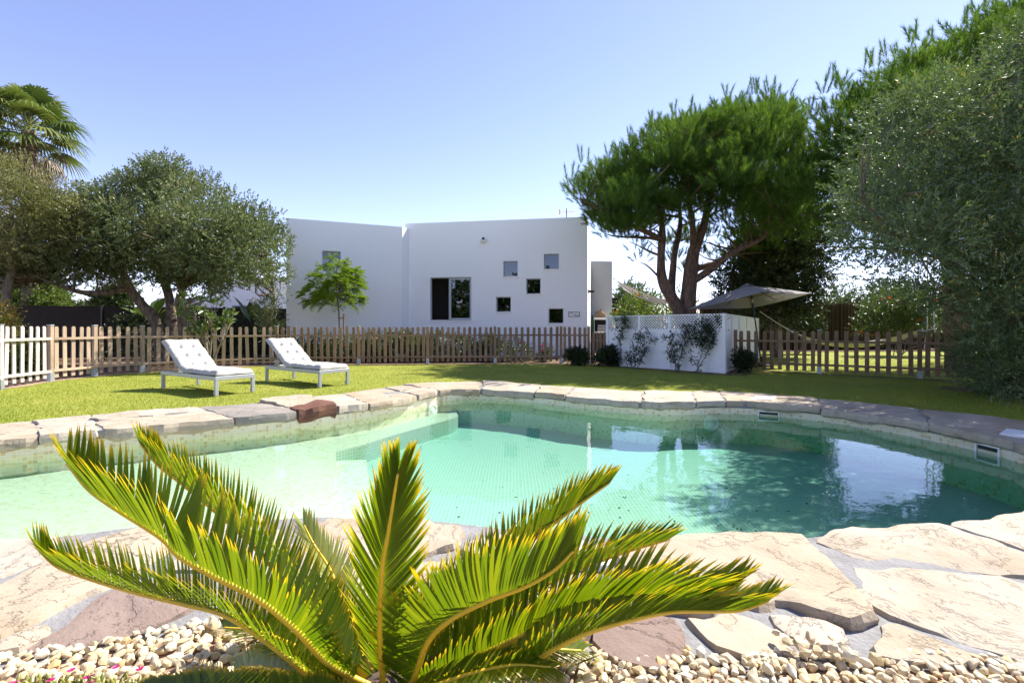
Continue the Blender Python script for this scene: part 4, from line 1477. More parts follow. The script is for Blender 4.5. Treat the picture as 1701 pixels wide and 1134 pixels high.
sl = thing('shade_sail', 'taupe triangular shade sail strung from the rear wing to the pine', 'shade sail', tuple(at(1060, 480, 19.5)))
S0, S1, S2 = at(1022, 464, 23.6), at(1126, 503, 17.6), at(1042, 484, 21.6)
mb = MB()
n = 14
idx = {}
for i in range(n + 1):
    for j in range(n + 1 - i):
        a, b = i / n, j / n
        c_ = 1 - a - b
        p = S0 * c_ + S1 * a + S2 * b
        p = p + Vector((0, 0, -1.6 * a * b * 1.0 - 0.9 * a * c_ - 0.3 * b * c_)) * 0.55 + Vector((0, 0, 0.0))
        idx[(i, j)] = len(mb.v)
        mb.v.append(tuple(p))
for i in range(n):
    for j in range(n - i):
        mb.f.append((idx[(i, j)], idx[(i + 1, j)], idx[(i, j + 1)]))
        if i + j < n - 1:
            mb.f.append((idx[(i + 1, j)], idx[(i + 1, j + 1)], idx[(i, j + 1)]))
mb.build('cloth', SAIL, sl, smooth=True)
MB().tube([S0, at(1018, 462.5, 24.2)], 0.025, 6).build('turnbuckle', BLACK, sl)
MB().tube([S1, at(1138, 508, 17.2)], 0.012, 5).build('strap', ROPE, sl)

# hammock between the pine and the swing tree
hm = thing('hammock', 'pale rope hammock hanging behind the right picket fence', 'hammock', tuple(at(1420, 575, 15.5)))
path = [at(1325, 556, 15.8), at(1350, 568, 15.6), at(1385, 575, 15.4), at(1425, 577, 15.2), at(1465, 572, 15.0), at(1500, 563, 14.6), at(1530, 551, 14.2)]
P = crom(path, 40)
wid = 0.34 * np.sin(np.linspace(0.12, math.pi - 0.12, 40)) ** 0.6
tt = unit(np.gradient(P, axis=0))
sd_ = unit(np.cross(tt, np.array((0, 0, 1.0))))
rows = []
m_ = 9
for j in range(m_):
    w = (j / (m_ - 1) - 0.5) * 2
    q = P + sd_ * (wid * w)[:, None]
    q[:, 2] += 0.16 * w * w * (wid / 0.34)
    rows.append(q)
v = np.stack(rows, 1).reshape(-1, 3)
i, j = np.meshgrid(np.arange(39), np.arange(m_ - 1), indexing='ij')
a = (i * m_ + j).ravel()
link('bed', np_mesh('bed', v, np.stack([a, a + 1, a + m_ + 1, a + m_], 1), smooth=True), ROPE, hm)
fr = MB()
for k in range(2, 38, 2):
    p = Vector(v[k * m_])
    for dx in (-0.05, 0.0, 0.05):
        fr.tube([p, p + Vector((dx, 0, -0.14 - 0.04 * R.random()))], 0.006, 3, False)
fr.build('fringe', ROPE, hm)
for e, far_ in ((path[0], at(1262, 517, 16.4)), (path[-1], at(1575, 535, 13.8))):
    mid = e.lerp(far_, 0.5) + Vector((0, 0, -0.03))
    MB().tube([e, mid, far_], 0.016, 6).build('hanging_rope', ROPE, hm)
sw_ = thing('swing', 'wooden swing seat on pale ropes under the right hand tree', 'swing', tuple(at(1545, 580, 14.5)))
c = at(1546, 580, 14.5)
MB().box(c, (0.52, 0.22, 0.05), Matrix.Rotation(0.3, 3, 'Z')).build('seat', plain('red_brown_wood', (0.34, 0.13, 0.08), 0.6), sw_, bevel=0.008)
for sx in (-0.2, 0.2):
    MB().tube([c + Vector((sx, 0, 0)), c + Vector((sx * 0.5, 0, 0.7)), c + Vector((sx * 0.45, 0, 4.2))], 0.016, 6).build('rope', ROPE, sw_)
tz = thing('trapeze', 'pale rope trapeze hanging in the shade under the right hand tree', 'swing', tuple(at(1632, 492, 12.5)))
c = at(1632, 493, 12.5)
MB().tube([c + Vector((-0.24, 0, 0)), c + Vector((0.24, 0, 0.02))], 0.02, 8).build('bar', ROPE, tz)
for x in (-0.22, 0.2, 0.03):
    MB().tube([c + Vector((x, 0, 0)), c + Vector((0.03, 0, 1.1)), c + Vector((0.03, 0, 3.0))] if x != 0.03 else [c + Vector((0.03, 0, 0)), c + Vector((0.03, 0, -1.0))], 0.014, 6).build('rope', ROPE, tz)
for x in (-0.24, 0.22):
    MB().tube([c + Vector((x, 0, 0)), c + Vector((x * 1.1, 0, -0.9))], 0.012, 6).build('rope', ROPE, tz)

# ------------------------------------------------------------------ foliage tools
class Leaves:
    def __init__(s):
        s.v, s.f, s.a, s.n = [], [], [], 0

    def add(s, P, D, L, W, fold=0.15, tri=False, rnd=None, bend=0.0):
        """P base points, D unit directions, L lengths, W widths"""
        n = len(P)
        if n == 0:
            return s
        r = R.normal(size=(n, 3))
        Wv = unit(np.cross(D, r))
        N = np.cross(D, Wv)
        L = np.broadcast_to(np.asarray(L, float), (n,))[:, None]
        W = np.broadcast_to(np.asarray(W, float), (n,))[:, None]
        rv = R.random(n) if rnd is None else rnd
        if tri:
            v = np.stack([P - Wv * W / 2, P + Wv * W / 2, P + D * L + np.array((0, 0, -1.0)) * L * bend], 1)
            f = np.arange(n * 3).reshape(n, 3)
        else:
            mid = P + D * L * 0.45
            tip = P + D * L + np.array((0, 0, -1.0)) * L * bend
            v = np.stack([P, mid - Wv * W / 2 + N * W * fold, tip, mid + Wv * W / 2 + N * W * fold], 1)
            b = np.arange(n)[:, None] * 4
            f = np.concatenate([b + np.array((0, 1, 2)), b + np.array((0, 2, 3))])
        s.v.append(v.reshape(-1, 3))
        s.f.append(f + s.n)
        s.a.append(np.repeat(rv, v.shape[1]))
        s.n += v.shape[0] * v.shape[1]
        return s

    def build(s, name, m, parent, stuff=False):
        me = np_mesh(name, np.vstack(s.v), np.vstack(s.f), {'rnd': np.concatenate(s.a)})
        o = link(name, me, m, parent)
        return o


def sprigs(lv, Ps, Dr, ls, q, LL, LW, ang=(25, 75), jit=0.25, tri=False, fold=0.15, bend=0.0, tone=None):
    m = len(Ps)
    if m == 0:
        return
    u = np.tile(np.linspace(0.08, 1.0, q), (m, 1)) + R.normal(0, 0.04, (m, q))
    ls = np.broadcast_to(np.asarray(ls, float), (m,))
    P = Ps[:, None] + Dr[:, None] * (u * ls[:, None])[..., None]
    a = np.radians(R.uniform(ang[0], ang[1], (m, q))) * (1.15 - 0.6 * u)
    rv = R.normal(size=(m, q, 3))
    pe = unit(rv - Dr[:, None] * np.sum(rv * Dr[:, None], -1, keepdims=True))
    D = unit(Dr[:, None] * np.cos(a)[..., None] + pe * np.sin(a)[..., None] + R.normal(0, jit * 0.4, (m, q, 3)))
    L = LL * R.uniform(0.7, 1.2, (m, q))
    W = LW * R.uniform(0.8, 1.2, (m, q))
    if tone is None:
        tone = R.random(m)
    rn = np.clip(tone[:, None] * 0.55 + R.random((m, q)) * 0.5 - 0.02, 0, 1)
    lv.add(P.reshape(-1, 3), D.reshape(-1, 3), L.ravel(), W.ravel(), fold, tri, rn.ravel(), bend)


def clumps(poly, D0, half, n, rmin, rmax, r0=90.0, dfun=None):
    poly = np.asarray(poly, float)
    lo, hi = poly.min(0), poly.max(0)
    out = []
    while len(out) < n:
        P = R.uniform(lo, hi, (n * 3, 2))
        P = P[inpoly(P, poly)]
        d = edgedist(P, poly)
        keep = d > rmin * FPX / D0 * 0.6
        P, d = P[keep], d[keep]
        th = np.sqrt(np.clip(d / r0, 0, 1))
        sgn = R.uniform(-1, 1, len(P))
        D = D0 + sgn * half * th
        if dfun is not None:
            D = D + dfun(P)
        r = np.clip(d * D / FPX, rmin, rmax) * R.uniform(0.75, 1.05, len(P))
        x = (P[:, 0] - CX) / FPX * D
        z = CAMH - (P[:, 1] - HY) / FPX * D
        out += [tuple(q) for q in np.stack([x, D, z, r], 1)]
    return np.array(out[:n])


def foliage(lv, C, per, ls, q, LL, LW, flat=0.75, up=0.35, shell=0.2, hemi=False, **kw):
    """sprigs over the shells of clumps C (x, y, z, r)"""
    Ps, Ds, T = [], [], []
    for x, y, z, r in C:
        m = max(3, int(per * (r / np.mean(C[:, 3])) ** 2))
        w = unit(R.normal(size=(m, 3)))
        if hemi:
            w[:, 2] = np.where(w[:, 2] < -0.15, -w[:, 2], w[:, 2])
        rr = r * R.random(m) ** shell
        Ps.append(np.array((x, y, z)) + w * rr[:, None] * np.array((1, 1, flat)))
        Ds.append(unit(w + np.array((0, 0, up)) + R.normal(0, 0.35, (m, 3))))
        T.append(np.clip(np.full(m, R.random()) + R.normal(0, 0.25, m), 0, 1))
    sprigs(lv, np.vstack(Ps), np.vstack(Ds), ls, q, LL, LW, tone=np.concatenate(T), **kw)


def limbs(parent, stems, C, m, r_end=0.012, every=1, rb=0.05, sag=0.0, name='branch', n=5):
    """branches from the nearest stem point to clump centres, as one part"""
    mb = MB()
    SP = np.vstack([crom(s_, 30) for s_ in stems])
    for k in range(0, len(C), every):
        c = C[k, :3]
        d = np.linalg.norm(SP - c, axis=1) + 1.2 * np.clip(SP[:, 2] - c[2] + 0.4, 0, None)
        a = SP[int(np.argmin(d))]
        L = np.linalg.norm(c - a)
        mid = (a + c) / 2 + R.normal(0, 0.06 * L, 3) + np.array((0, 0, -sag * L))
        pts_ = crom([a, mid, c], 6)
        r1 = min(rb, 0.012 + 0.02 * L)
        mb.tube(pts_, list(np.linspace(r1, r_end, 6)), n, False)
    return mb.build(name, m, parent, smooth=True)


def stem(parent, pts_, rs, m, name='trunk', n=10, wob=0.0):
    P = crom(pts_, 8 * len(pts_))
    rr = np.interp(np.linspace(0, 1, len(P)), np.linspace(0, 1, len(rs)), rs)
    if wob:
        rr = rr * (1 + wob * np.array([mnoise.noise(Vector(p * 1.8)) for p in P]))
    return MB().tube(P, list(rr), n).build(name, m, parent, smooth=True)


# ------------------------------------------------------------------ trees
# stone pine behind the lattice screen
pb_ = at(1135, 560, 16.8)
pine = thing('pine_tree', 'big stone pine with forked trunk behind the lattice screen', 'tree', (pb_.x, pb_.y, 0))
st1 = [at(1138, 600, 16.8), at(1128, 520, 16.8), at(1102, 470, 16.7), at(1098, 430, 16.6), at(1100, 380, 16.4), at(1092, 320, 16.0)]
st2 = [at(1142, 600, 16.8), at(1142, 520, 16.9), at(1146, 465, 16.9), at(1152, 420, 16.8), at(1170, 370, 16.6), at(1185, 300, 16.4), at(1205, 240, 16.4)]
st3 = [at(1113, 500, 17.0), at(1117, 455, 17.2), at(1121, 420, 17.4), at(1130, 370, 17.8), at(1125, 310, 18.0)]
st4 = [at(1147, 470, 16.9), at(1180, 448, 16.5), at(1215, 420, 16.2), at(1262, 398, 15.8), at(1300, 370, 15.4)]
st5 = [at(1150, 448, 16.9), at(1190, 436, 17.3), at(1225, 415, 17.8), at(1270, 380, 18.2)]
st6 = [at(1100, 400, 16.5), at(1080, 388, 16.0), at(1040, 370, 15.6), at(1000, 350, 15.2), at(965, 330, 15.0)]
st7 = [at(1152, 420, 16.8), at(1150, 370, 16.2), at(1140, 310, 15.6), at(1130, 260, 15.4)]
for s_, rr in ((st1, (0.24, 0.22, 0.17, 0.14, 0.11, 0.06)), (st2, (0.30, 0.28, 0.26, 0.20, 0.13, 0.09, 0.05)), (st3, (0.15, 0.13, 0.11, 0.08, 0.04))):
    stem(pine, s_, rr, PINEBARK, wob=0.15)
for s_, rr in ((st4, (0.13, 0.12, 0.10, 0.07, 0.04)), (st5, (0.12, 0.09, 0.07, 0.04)), (st6, (0.10, 0.09, 0.07, 0.05, 0.03)), (st7, (0.13, 0.1, 0.07, 0.03))):
    stem(pine, s_, rr, PINEBARK, 'limb', 8, 0.1)
PINE1 = [(930, 330), (945, 300), (975, 268), (1015, 262), (1045, 235), (1075, 208), (1120, 192), (1180, 185), (1215, 165), (1260, 155), (1295, 155), (1320, 185), (1335, 230), (1350, 300), (1345, 390), (1300, 430), (1220, 400), (1180, 385), (1120, 378), (1098, 392), (1085, 425), (1050, 425), (1018, 412), (980, 396), (968, 360)]
C1 = clumps(PINE1, 16.4, 3.4, 340, 0.4, 0.85)
C1x = np.array([tuple(at(1064, 436, 15.4)) + (0.32,), tuple(at(1058, 420, 15.4)) + (0.3,), tuple(at(1240, 400, 16.5)) + (0.5,), tuple(at(1170, 425, 17.8)) + (0.4,), tuple(at(1275, 420, 17)) + (0.5,)])
C1b = clumps([(1080, 400), (1130, 370), (1200, 380), (1300, 400), (1320, 440), (1260, 470), (1200, 455), (1150, 470), (1110, 450)], 18.6, 0.8, 42, 0.3, 0.55, 40)
C1 = np.vstack([C1, C1x, C1b])
lv = Leaves()
foliage(lv, C1, 24, 0.30, 50, 0.17, 0.012, 0.5, 0.9, 0.18, hemi=True, tri=True, ang=(20, 55))
# long upright candles along the top
tops = np.array([tuple(at(x, y + 10, 16.4 + R.normal(0, 1.0))) for x, y in [(970, 262), (1012, 255), (1048, 228), (1082, 200), (1120, 188), (1150, 182), (1185, 180), (1210, 160), (1222, 172), (1245, 150), (1262, 150), (1280, 148), (1298, 150), (1315, 175), (1105, 205), (1165, 192), (1235, 180), (1275, 178), (950, 292), (1330, 200)] for _ in range(3)])
tops[:, 0] += R.normal(0, 0.12, len(tops))
sprigs(lv, tops, unit(np.tile((0, 0, 1.0), (len(tops), 1)) + R.normal(0, 0.22, (len(tops), 3))), 0.55, 110, 0.17, 0.011, (15, 50), tri=True)
limbs(pine, [st1, st2, st3, st4, st5, st6, st7], C1, PINEBARK, 0.012, 2, 0.055)
lv.build('crown', PINENEEDLE, pine)

# second pine, taller, behind the olive
p2 = at(1588, 620, 13.2)
pine2 = thing('pine_tree', 'taller pine rising behind the silvery tree at right', 'tree', (p2.x, p2.y, 0))
q1 = [at(1592, 640, 13.2), at(1588, 520, 13.2), at(1582, 440, 13.3), at(1560, 330, 13.6), at(1545, 220, 14.0), at(1560, 120, 14.2)]
q2 = [at(1582, 440, 13.3), at(1520, 360, 14.0), at(1450, 300, 14.6), at(1390, 240, 15.0)]
q3 = [at(1570, 380, 13.4), at(1640, 280, 14.0), at(1680, 150, 14.6)]
stem(pine2, q1, (0.30, 0.27, 0.24, 0.19, 0.13, 0.05), PINEBARK, wob=0.15)
stem(pine2, q2, (0.15, 0.12, 0.09, 0.04), PINEBARK, 'limb', 8)
stem(pine2, q3, (0.15, 0.12, 0.04), PINEBARK, 'limb', 8)
PINE2 = [(1300, 340), (1318, 240), (1340, 195), (1368, 158), (1390, 138), (1420, 152), (1440, 118), (1480, 98), (1520, 70), (1560, 72), (1600, 42), (1640, 18), (1690, -15), (1740, -40), (1760, 100), (1740, 300), (1660, 400), (1500, 420), (1390, 430), (1330, 430)]
C2 = clumps(PINE2, 14.2, 2.2, 360, 0.4, 0.85)
lv = Leaves()
foliage(lv, C2, 22, 0.32, 46, 0.18, 0.013, 0.55, 0.9, 0.18, hemi=True, tri=True, ang=(20, 55))
tops = np.array([tuple(at(x, y + 8, 14.6 + R.normal(0, 0.8))) for x, y in [(1345, 185), (1385, 130), (1398, 140), (1440, 108), (1455, 105), (1480, 90), (1510, 66), (1525, 62), (1545, 66), (1575, 52), (1600, 36), (1615, 30), (1625, 20), (1640, 12), (1655, 8), (1330, 215), (1372, 150)] for _ in range(3)])
tops[:, 0] += R.normal(0, 0.12, len(tops))
sprigs(lv, tops, unit(np.tile((0, 0, 1.0), (len(tops), 1)) + R.normal(0, 0.2, (len(tops), 3))), 0.5, 100, 0.18, 0.012, (15, 50), tri=True)
limbs(pine2, [q1, q2, q3], C2, PINEBARK, 0.012, 3, 0.06)
lv.build('crown', PINENEEDLE, pine2)

# silvery broadleaf at the right, closest tree
ol = at(1672, 655, 8.9)
olive = thing('olive_tree', 'huge silvery green small leaved tree at the right edge', 'tree', (ol.x, ol.y, 0))
o1 = [(ol.x, ol.y, -0.05), at(1660, 560, 8.9), at(1650, 450, 8.7), at(1600, 330, 8.4), at(1530, 230, 8.0)]
o2 = [(ol.x + 0.25, ol.y + 0.1, -0.05), at(1700, 540, 9.0), at(1715, 400, 9.0), at(1690, 220, 8.8), at(1680, 80, 8.6)]
o3 = [at(1650, 450, 8.7), at(1570, 420, 8.4), at(1480, 380, 7.8), at(1430, 330, 7.5)]
o4 = [at(1710, 440, 9.0), at(1800, 330, 9.2), at(1880, 200, 9.3)]
for s_, rr in ((o1, (0.16, 0.14, 0.12, 0.08, 0.03)), (o2, (0.17, 0.14, 0.12, 0.08, 0.03))):
    stem(olive, s_, rr, GREYBARK, wob=0.1)
for s_, rr in ((o3, (0.08, 0.06, 0.05, 0.02)), (o4, (0.09, 0.06, 0.03))):
    stem(olive, s_, rr, GREYBARK, 'limb', 8)
OLIVE = [(1790, -60), (1710, 28), (1660, 62), (1605, 92), (1548, 114), (1498, 144), (1450, 180), (1410, 216), (1396, 256), (1388, 310), (1400, 360), (1386, 420), (1400, 466), (1470, 492), (1540, 505), (1590, 540), (1616, 590), (1632, 650), (1690, 668), (1800, 680), (1990, 620), (2080, 300), (1950, -20)]
C3 = clumps(OLIVE, 8.0, 1.9, 360, 0.16, 0.46, 110.0)
lv = Leaves()
foliage(lv, C3, 52, 0.28, 15, 0.068, 0.019, 0.9, 0.45, 0.22, ang=(25, 65))
low = clumps([(1560, 560), (1610, 540), (1701, 530), (1800, 560), (1800, 690), (1660, 690), (1620, 650)], 8.6, 0.8, 60, 0.15, 0.4, 60)
foliage(lv, low, 40, 0.26, 14, 0.062, 0.015, 0.9, 0.3, 0.3, ang=(25, 65))
limbs(olive, [o1, o2, o3, o4], np.vstack([C3[::2], low[::2]]), GREYBARK, 0.005, 1, 0.03)
lv.build('crown', OLIVELEAF, olive)

# evergreen oak at the left
ok_ = at(268, 600, 16.2)
oak = thing('oak_tree', 'broad evergreen oak with several leaning trunks behind the left fence', 'tree', (ok_.x, ok_.y, 0))
k1 = [at(275, 610, 16.2), at(262, 540, 16.2), at(235, 505, 16.0), at(213, 475, 15.8), at(195, 430, 15.6), at(160, 380, 15.4)]
k2 = [at(285, 610, 16.3), at(286, 540, 16.4), at(280, 490, 16.6), at(265, 450, 16.8), at(250, 400, 17.0), at(255, 330, 17.0)]
k3 = [at(300, 610, 16.2), at(305, 545, 16.0), at(300, 490, 15.8), at(330, 440, 15.6), at(370, 400, 15.6)]
k4 = [at(213, 478, 15.8), at(180, 486, 15.4), at(140, 486, 15.0), at(110, 478, 14.8), at(60, 460, 14.6)]
k5 = [at(452, 600, 17.2), at(448, 540, 17.2), at(455, 490, 17.3), at(440, 430, 17.0)]
for s_, rr in ((k1, (0.26, 0.20, 0.16, 0.13, 0.09, 0.05)), (k2, (0.22, 0.18, 0.13, 0.10, 0.08, 0.04)), (k3, (0.2, 0.16, 0.12, 0.08, 0.04))):
    stem(oak, s_, rr, OAKBARK, wob=0.2)
stem(oak, k4, (0.11, 0.09, 0.08, 0.06, 0.03), OAKBARK, 'limb', 8, 0.2)
stem(oak, k5, (0.07, 0.06, 0.05, 0.03), OAKBARK, 'trunk', 8, 0.2)
OAK = [(100, 330), (125, 310), (160, 300), (180, 285), (215, 280), (235, 262), (275, 248), (300, 262), (318, 282), (345, 280), (362, 290), (372, 310), (405, 318), (430, 325), (440, 345), (470, 350), (482, 362), (482, 440), (478, 500), (440, 490), (420, 478), (380, 496), (340, 494), (300, 484), (250, 480), (215, 462), (190, 478), (150, 476), (110, 480), (60, 476), (20, 486), (-60, 486), (-80, 400), (40, 350)]
C4 = clumps(OAK, 15.8, 2.6, 400, 0.22, 0.52)
lv = Leaves()
foliage(lv, C4, 46, 0.24, 13, 0.062, 0.04, 0.75, 0.4, 0.28, ang=(30, 80))
thin = clumps([(430, 440), (480, 430), (480, 590), (445, 590), (420, 510)], 17.0, 0.5, 44, 0.15, 0.3, 30)
foliage(lv, thin, 18, 0.22, 9, 0.05, 0.025, 0.9, 0.2, 0.4)
limbs(oak, [k1, k2, k3, k4, k5], np.vstack([C4, thin]), OAKBARK, 0.008, 2, 0.05)
lv.build('crown', OAKLEAF, oak)

# paler tree at the left edge, under the palm
pl_ = at(20, 600, 14.2)
ptree = thing('pale_tree', 'pale yellowish green shrubby tree at the left edge below the palm', 'tree', (pl_.x, pl_.y, 0))
w1 = [(pl_.x, pl_.y, -0.05), at(10, 500, 14.2), at(30, 420, 14.2), at(60, 340, 14.2)]
stem(ptree, w1, (0.14, 0.11, 0.08, 0.03), GREYBARK)
PT = [(-120, 300), (-40, 262), (20, 262), (60, 255), (90, 268), (110, 300), (130, 320), (150, 345), (150, 400), (120, 440), (60, 440), (0, 460), (-120, 480)]
C5 = clumps(PT, 14.0, 1.6, 95, 0.22, 0.55)
lv = Leaves()
foliage(lv, C5, 60, 0.30, 14, 0.06, 0.028, 0.85, 0.6, 0.28, ang=(25, 65))
limbs(ptree, [w1], C5, GREYBARK, 0.006, 1, 0.03)
lv.build('crown', PALELEAF, ptree)

# dark mass under and behind the pine
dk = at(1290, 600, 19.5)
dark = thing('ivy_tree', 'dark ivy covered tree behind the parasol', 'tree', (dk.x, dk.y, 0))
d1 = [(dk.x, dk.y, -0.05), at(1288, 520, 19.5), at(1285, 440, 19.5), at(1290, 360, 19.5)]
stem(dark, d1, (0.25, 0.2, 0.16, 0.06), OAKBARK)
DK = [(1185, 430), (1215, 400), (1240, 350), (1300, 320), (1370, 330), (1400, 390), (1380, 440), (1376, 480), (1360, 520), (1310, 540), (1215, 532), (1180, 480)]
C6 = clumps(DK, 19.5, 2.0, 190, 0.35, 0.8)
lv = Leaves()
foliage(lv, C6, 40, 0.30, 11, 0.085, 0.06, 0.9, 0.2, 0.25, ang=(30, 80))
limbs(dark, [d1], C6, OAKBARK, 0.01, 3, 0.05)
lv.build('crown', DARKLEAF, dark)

def bush(name, label, cat, poly, D0, half, n, rr, per, q, LL, LW, m, stemm=GREYBARK, flowers=None, up=0.4, nst=5, ls=0.2, group=None, ang=(25, 75), shell=0.3):
    P = np.asarray(poly, float)
    cx = P[:, 0].mean()
    b = at(cx, HY + CAMH * FPX / D0, D0)
    t = thing(name, label, cat, (b.x, b.y, 0), group=group)
    C = clumps(poly, D0, half, n, rr[0], rr[1], 40)
    lv = Leaves()
    foliage(lv, C, per, ls, q, LL, LW, 0.9, up, shell, ang=ang)
    mb = MB()
    for k in range(nst):
        c = C[int(R.integers(len(C))), :3]
        mb.tube(crom([(b.x + R.normal(0, 0.1), b.y + R.normal(0, 0.08), -0.03), (np.array(b) * 0.4 + c * 0.6) * np.array((1, 1, 0.8)), c], 7), list(np.linspace(0.02, 0.006, 7)), 5, False)
    for k in range(0, len(C), 2):
        c = C[k, :3]
        a = np.array((b.x * 0.5 + c[0] * 0.5, b.y * 0.5 + c[1] * 0.5, c[2] * 0.35))
        mb.tube([a, (a + c) / 2 + R.normal(0, 0.04, 3), c], [0.010, 0.007, 0.004], 4, False)
    mb.build('stem', stemm, t, smooth=True)
    lv.build('foliage', m, t)
    if flowers:
        fm, nf, fs = flowers
        fl = Leaves()
        k = R.integers(len(C), size=nf)
        w = unit(R.normal(size=(nf, 3)) + np.array((0, -0.5, 0.5)))
        Pf = C[k, :3] + w * C[k, 3][:, None] * 1.15
        if nf > 60:
            for _ in range(6):
                fl.add(Pf, unit(w + R.normal(0, 0.8, (nf, 3))), fs, fs * 0.8)
            fl.build('flowers', fm, t)['kind'] = 'stuff'
        else:
            for k in range(nf):
                fl = Leaves()
                fl.add(np.repeat(Pf[k:k + 1], 7, 0), unit(w[k] + R.normal(0, 0.8, (7, 3))), fs, fs * 0.8)
                fl.build('flower', fm, t)
    return t


# shrubs behind the screen and along the far right
bush('trumpet_shrub', 'bright green shrub with orange flowers between rear wing and pine', 'shrub', [(1016, 520), (1025, 500), (1060, 490), (1090, 475), (1125, 480), (1150, 490), (1165, 540), (1150, 600), (1020, 600)], 20.0, 1.3, 60, (0.2, 0.5), 32, 11, 0.09, 0.05, BRIGHTLEAF, flowers=(ORANGEPETAL, 45, 0.10), ls=0.26)
bush('distant_shrub', 'dark green rounded shrub seen beyond the shade sail', 'shrub', [(1015, 500), (1020, 478), (1042, 466), (1065, 472), (1090, 490), (1100, 540), (1015, 545)], 30.0, 1.8, 50, (0.4, 0.8), 34, 11, 0.12, 0.06, SHRUBLEAF, ls=0.3)
bush('flowering_shrub', 'leafy shrub with a few orange flowers against the cane screen', 'shrub', [(1420, 560), (1425, 515), (1450, 490), (1490, 470), (1540, 480), (1570, 500), (1570, 560)], 20.5, 1.0, 46, (0.25, 0.5), 30, 11, 0.09, 0.045, SHRUBLEAF, flowers=(ORANGEPETAL, 10, 0.09), ls=0.28)
bush('backdrop_shrub', 'dark shrub mass behind the hammock against the cane screen', 'shrub', [(1270, 560), (1262, 520), (1300, 505), (1345, 515), (1372, 530), (1372, 565)], 22.0, 0.8, 30, (0.3, 0.5), 30, 11, 0.09, 0.05, DARKLEAF, ls=0.28)
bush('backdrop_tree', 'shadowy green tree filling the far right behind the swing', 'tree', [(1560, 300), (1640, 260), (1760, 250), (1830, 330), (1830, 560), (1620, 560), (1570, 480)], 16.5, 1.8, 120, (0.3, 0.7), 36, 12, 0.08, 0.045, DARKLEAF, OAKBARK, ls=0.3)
bush('hill_tree', 'light green tree far beyond the cane screen at right', 'tree', [(1350, 520), (1360, 470), (1385, 460), (1415, 480), (1450, 470), (1500, 462), (1560, 480), (1600, 540), (1350, 540)], 34.0, 1.5, 80, (0.5, 0.9), 34, 11, 0.14, 0.07, SHRUBLEAF, ls=0.4)
# behind the left windbreak
bush('screen_tree', 'dark green trees closing the view beneath the pale tree', 'tree', [(-60, 530), (-60, 430), (20, 425), (70, 430), (104, 448), (100, 476), (112, 500), (118, 530)], 25.0, 1.0, 70, (0.3, 0.6), 34, 11, 0.10, 0.055, SHRUBLEAF, ls=0.28)
bush('screen_shrub', 'dark shrub filling the gap between oak stems and windbreak', 'shrub', [(150, 520), (158, 478), (200, 466), (232, 474), (236, 520)], 24.0, 0.6, 36, (0.25, 0.5), 34, 11, 0.10, 0.055, SHRUBLEAF, ls=0.26)
bush('garden_tree', 'sunlit round green tree beyond the left windbreak', 'tree', [(-40, 530), (-40, 470), (10, 462), (40, 474), (65, 470), (95, 476), (122, 492), (130, 530)], 22.5, 1.0, 60, (0.25, 0.5), 34, 11, 0.09, 0.05, BRIGHTLEAF, ls=0.26)
hd = bush('clipped_hedge', 'clipped green hedge behind the windbreak beside the oak trunk', 'hedge', [(118, 525), (122, 500), (150, 497), (186, 499), (196, 525)], 26.0, 1.0, 44, (0.25, 0.4), 34, 10, 0.07, 0.04, SHRUBLEAF, ls=0.16)
bush('yellow_shrub', 'golden yellow shrub at the left edge behind the pale pickets', 'shrub', [(-60, 620), (-60, 505), (-10, 496), (15, 505), (30, 525), (28, 560), (14, 600)], 11.9, 0.5, 34, (0.12, 0.3), 30, 10, 0.055, 0.03, YELLOWLEAF, ls=0.2)
bush('low_shrub', 'low green plants seen between the pale pickets', 'shrub', [(20, 615), (30, 580), (60, 570), (75, 590), (72, 622), (30, 630)], 11.6, 0.3, 16, (0.1, 0.2), 24, 8, 0.13, 0.03, BRIGHTLEAF, ls=0.12)
bush('understory_shrub', 'dim green shrub row under the oak behind the fence', 'shrub', [(150, 600), (160, 530), (220, 520), (300, 540), (380, 525), (465, 540), (470, 600), (300, 605)], 18.2, 0.5, 60, (0.2, 0.45), 26, 10, 0.08, 0.04, DARKLEAF, ls=0.22)
# hedge in front of the house
hg = bush('hedge', 'low flowering hedge between the picket fence and the house', 'hedge', [(478, 604), (482, 560), (520, 552), (560, 556), (600, 548), (640, 552), (680, 549), (720, 551), (760, 556), (800, 558), (850, 556), (880, 566), (884, 604)], 17.0, 0.4, 150, (0.14, 0.34), 34, 10, 0.055, 0.032, SHRUBLEAF, flowers=(PINKPETAL, 150, 0.045), ls=0.16, nst=30)
bush('rose_bush', 'small rose bush with pink blooms near the house corner', 'shrub', [(886, 604), (890, 580), (905, 570), (915, 580), (918, 604)], 16.9, 0.2, 10, (0.08, 0.16), 20, 8, 0.05, 0.03, SHRUBLEAF, flowers=(PINKPETAL, 6, 0.08), ls=0.14)
# shrubs on the lawn side
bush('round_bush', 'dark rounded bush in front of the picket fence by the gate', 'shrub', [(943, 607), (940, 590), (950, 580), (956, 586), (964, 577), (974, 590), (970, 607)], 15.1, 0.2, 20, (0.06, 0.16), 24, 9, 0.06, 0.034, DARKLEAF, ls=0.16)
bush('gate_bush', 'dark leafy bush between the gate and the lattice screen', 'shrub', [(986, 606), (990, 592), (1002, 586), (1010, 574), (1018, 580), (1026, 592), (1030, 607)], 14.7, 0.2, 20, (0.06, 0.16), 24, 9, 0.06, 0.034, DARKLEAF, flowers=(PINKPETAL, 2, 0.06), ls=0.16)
bush('corner_bush', 'dark bush at the foot of the right picket fence by the screen', 'shrub', [(1220, 612), (1222, 594), (1228, 576), (1236, 590), (1246, 584), (1250, 602), (1246, 614)], 12.6, 0.15, 16, (0.05, 0.12), 22, 9, 0.06, 0.034, DARKLEAF, ls=0.16)
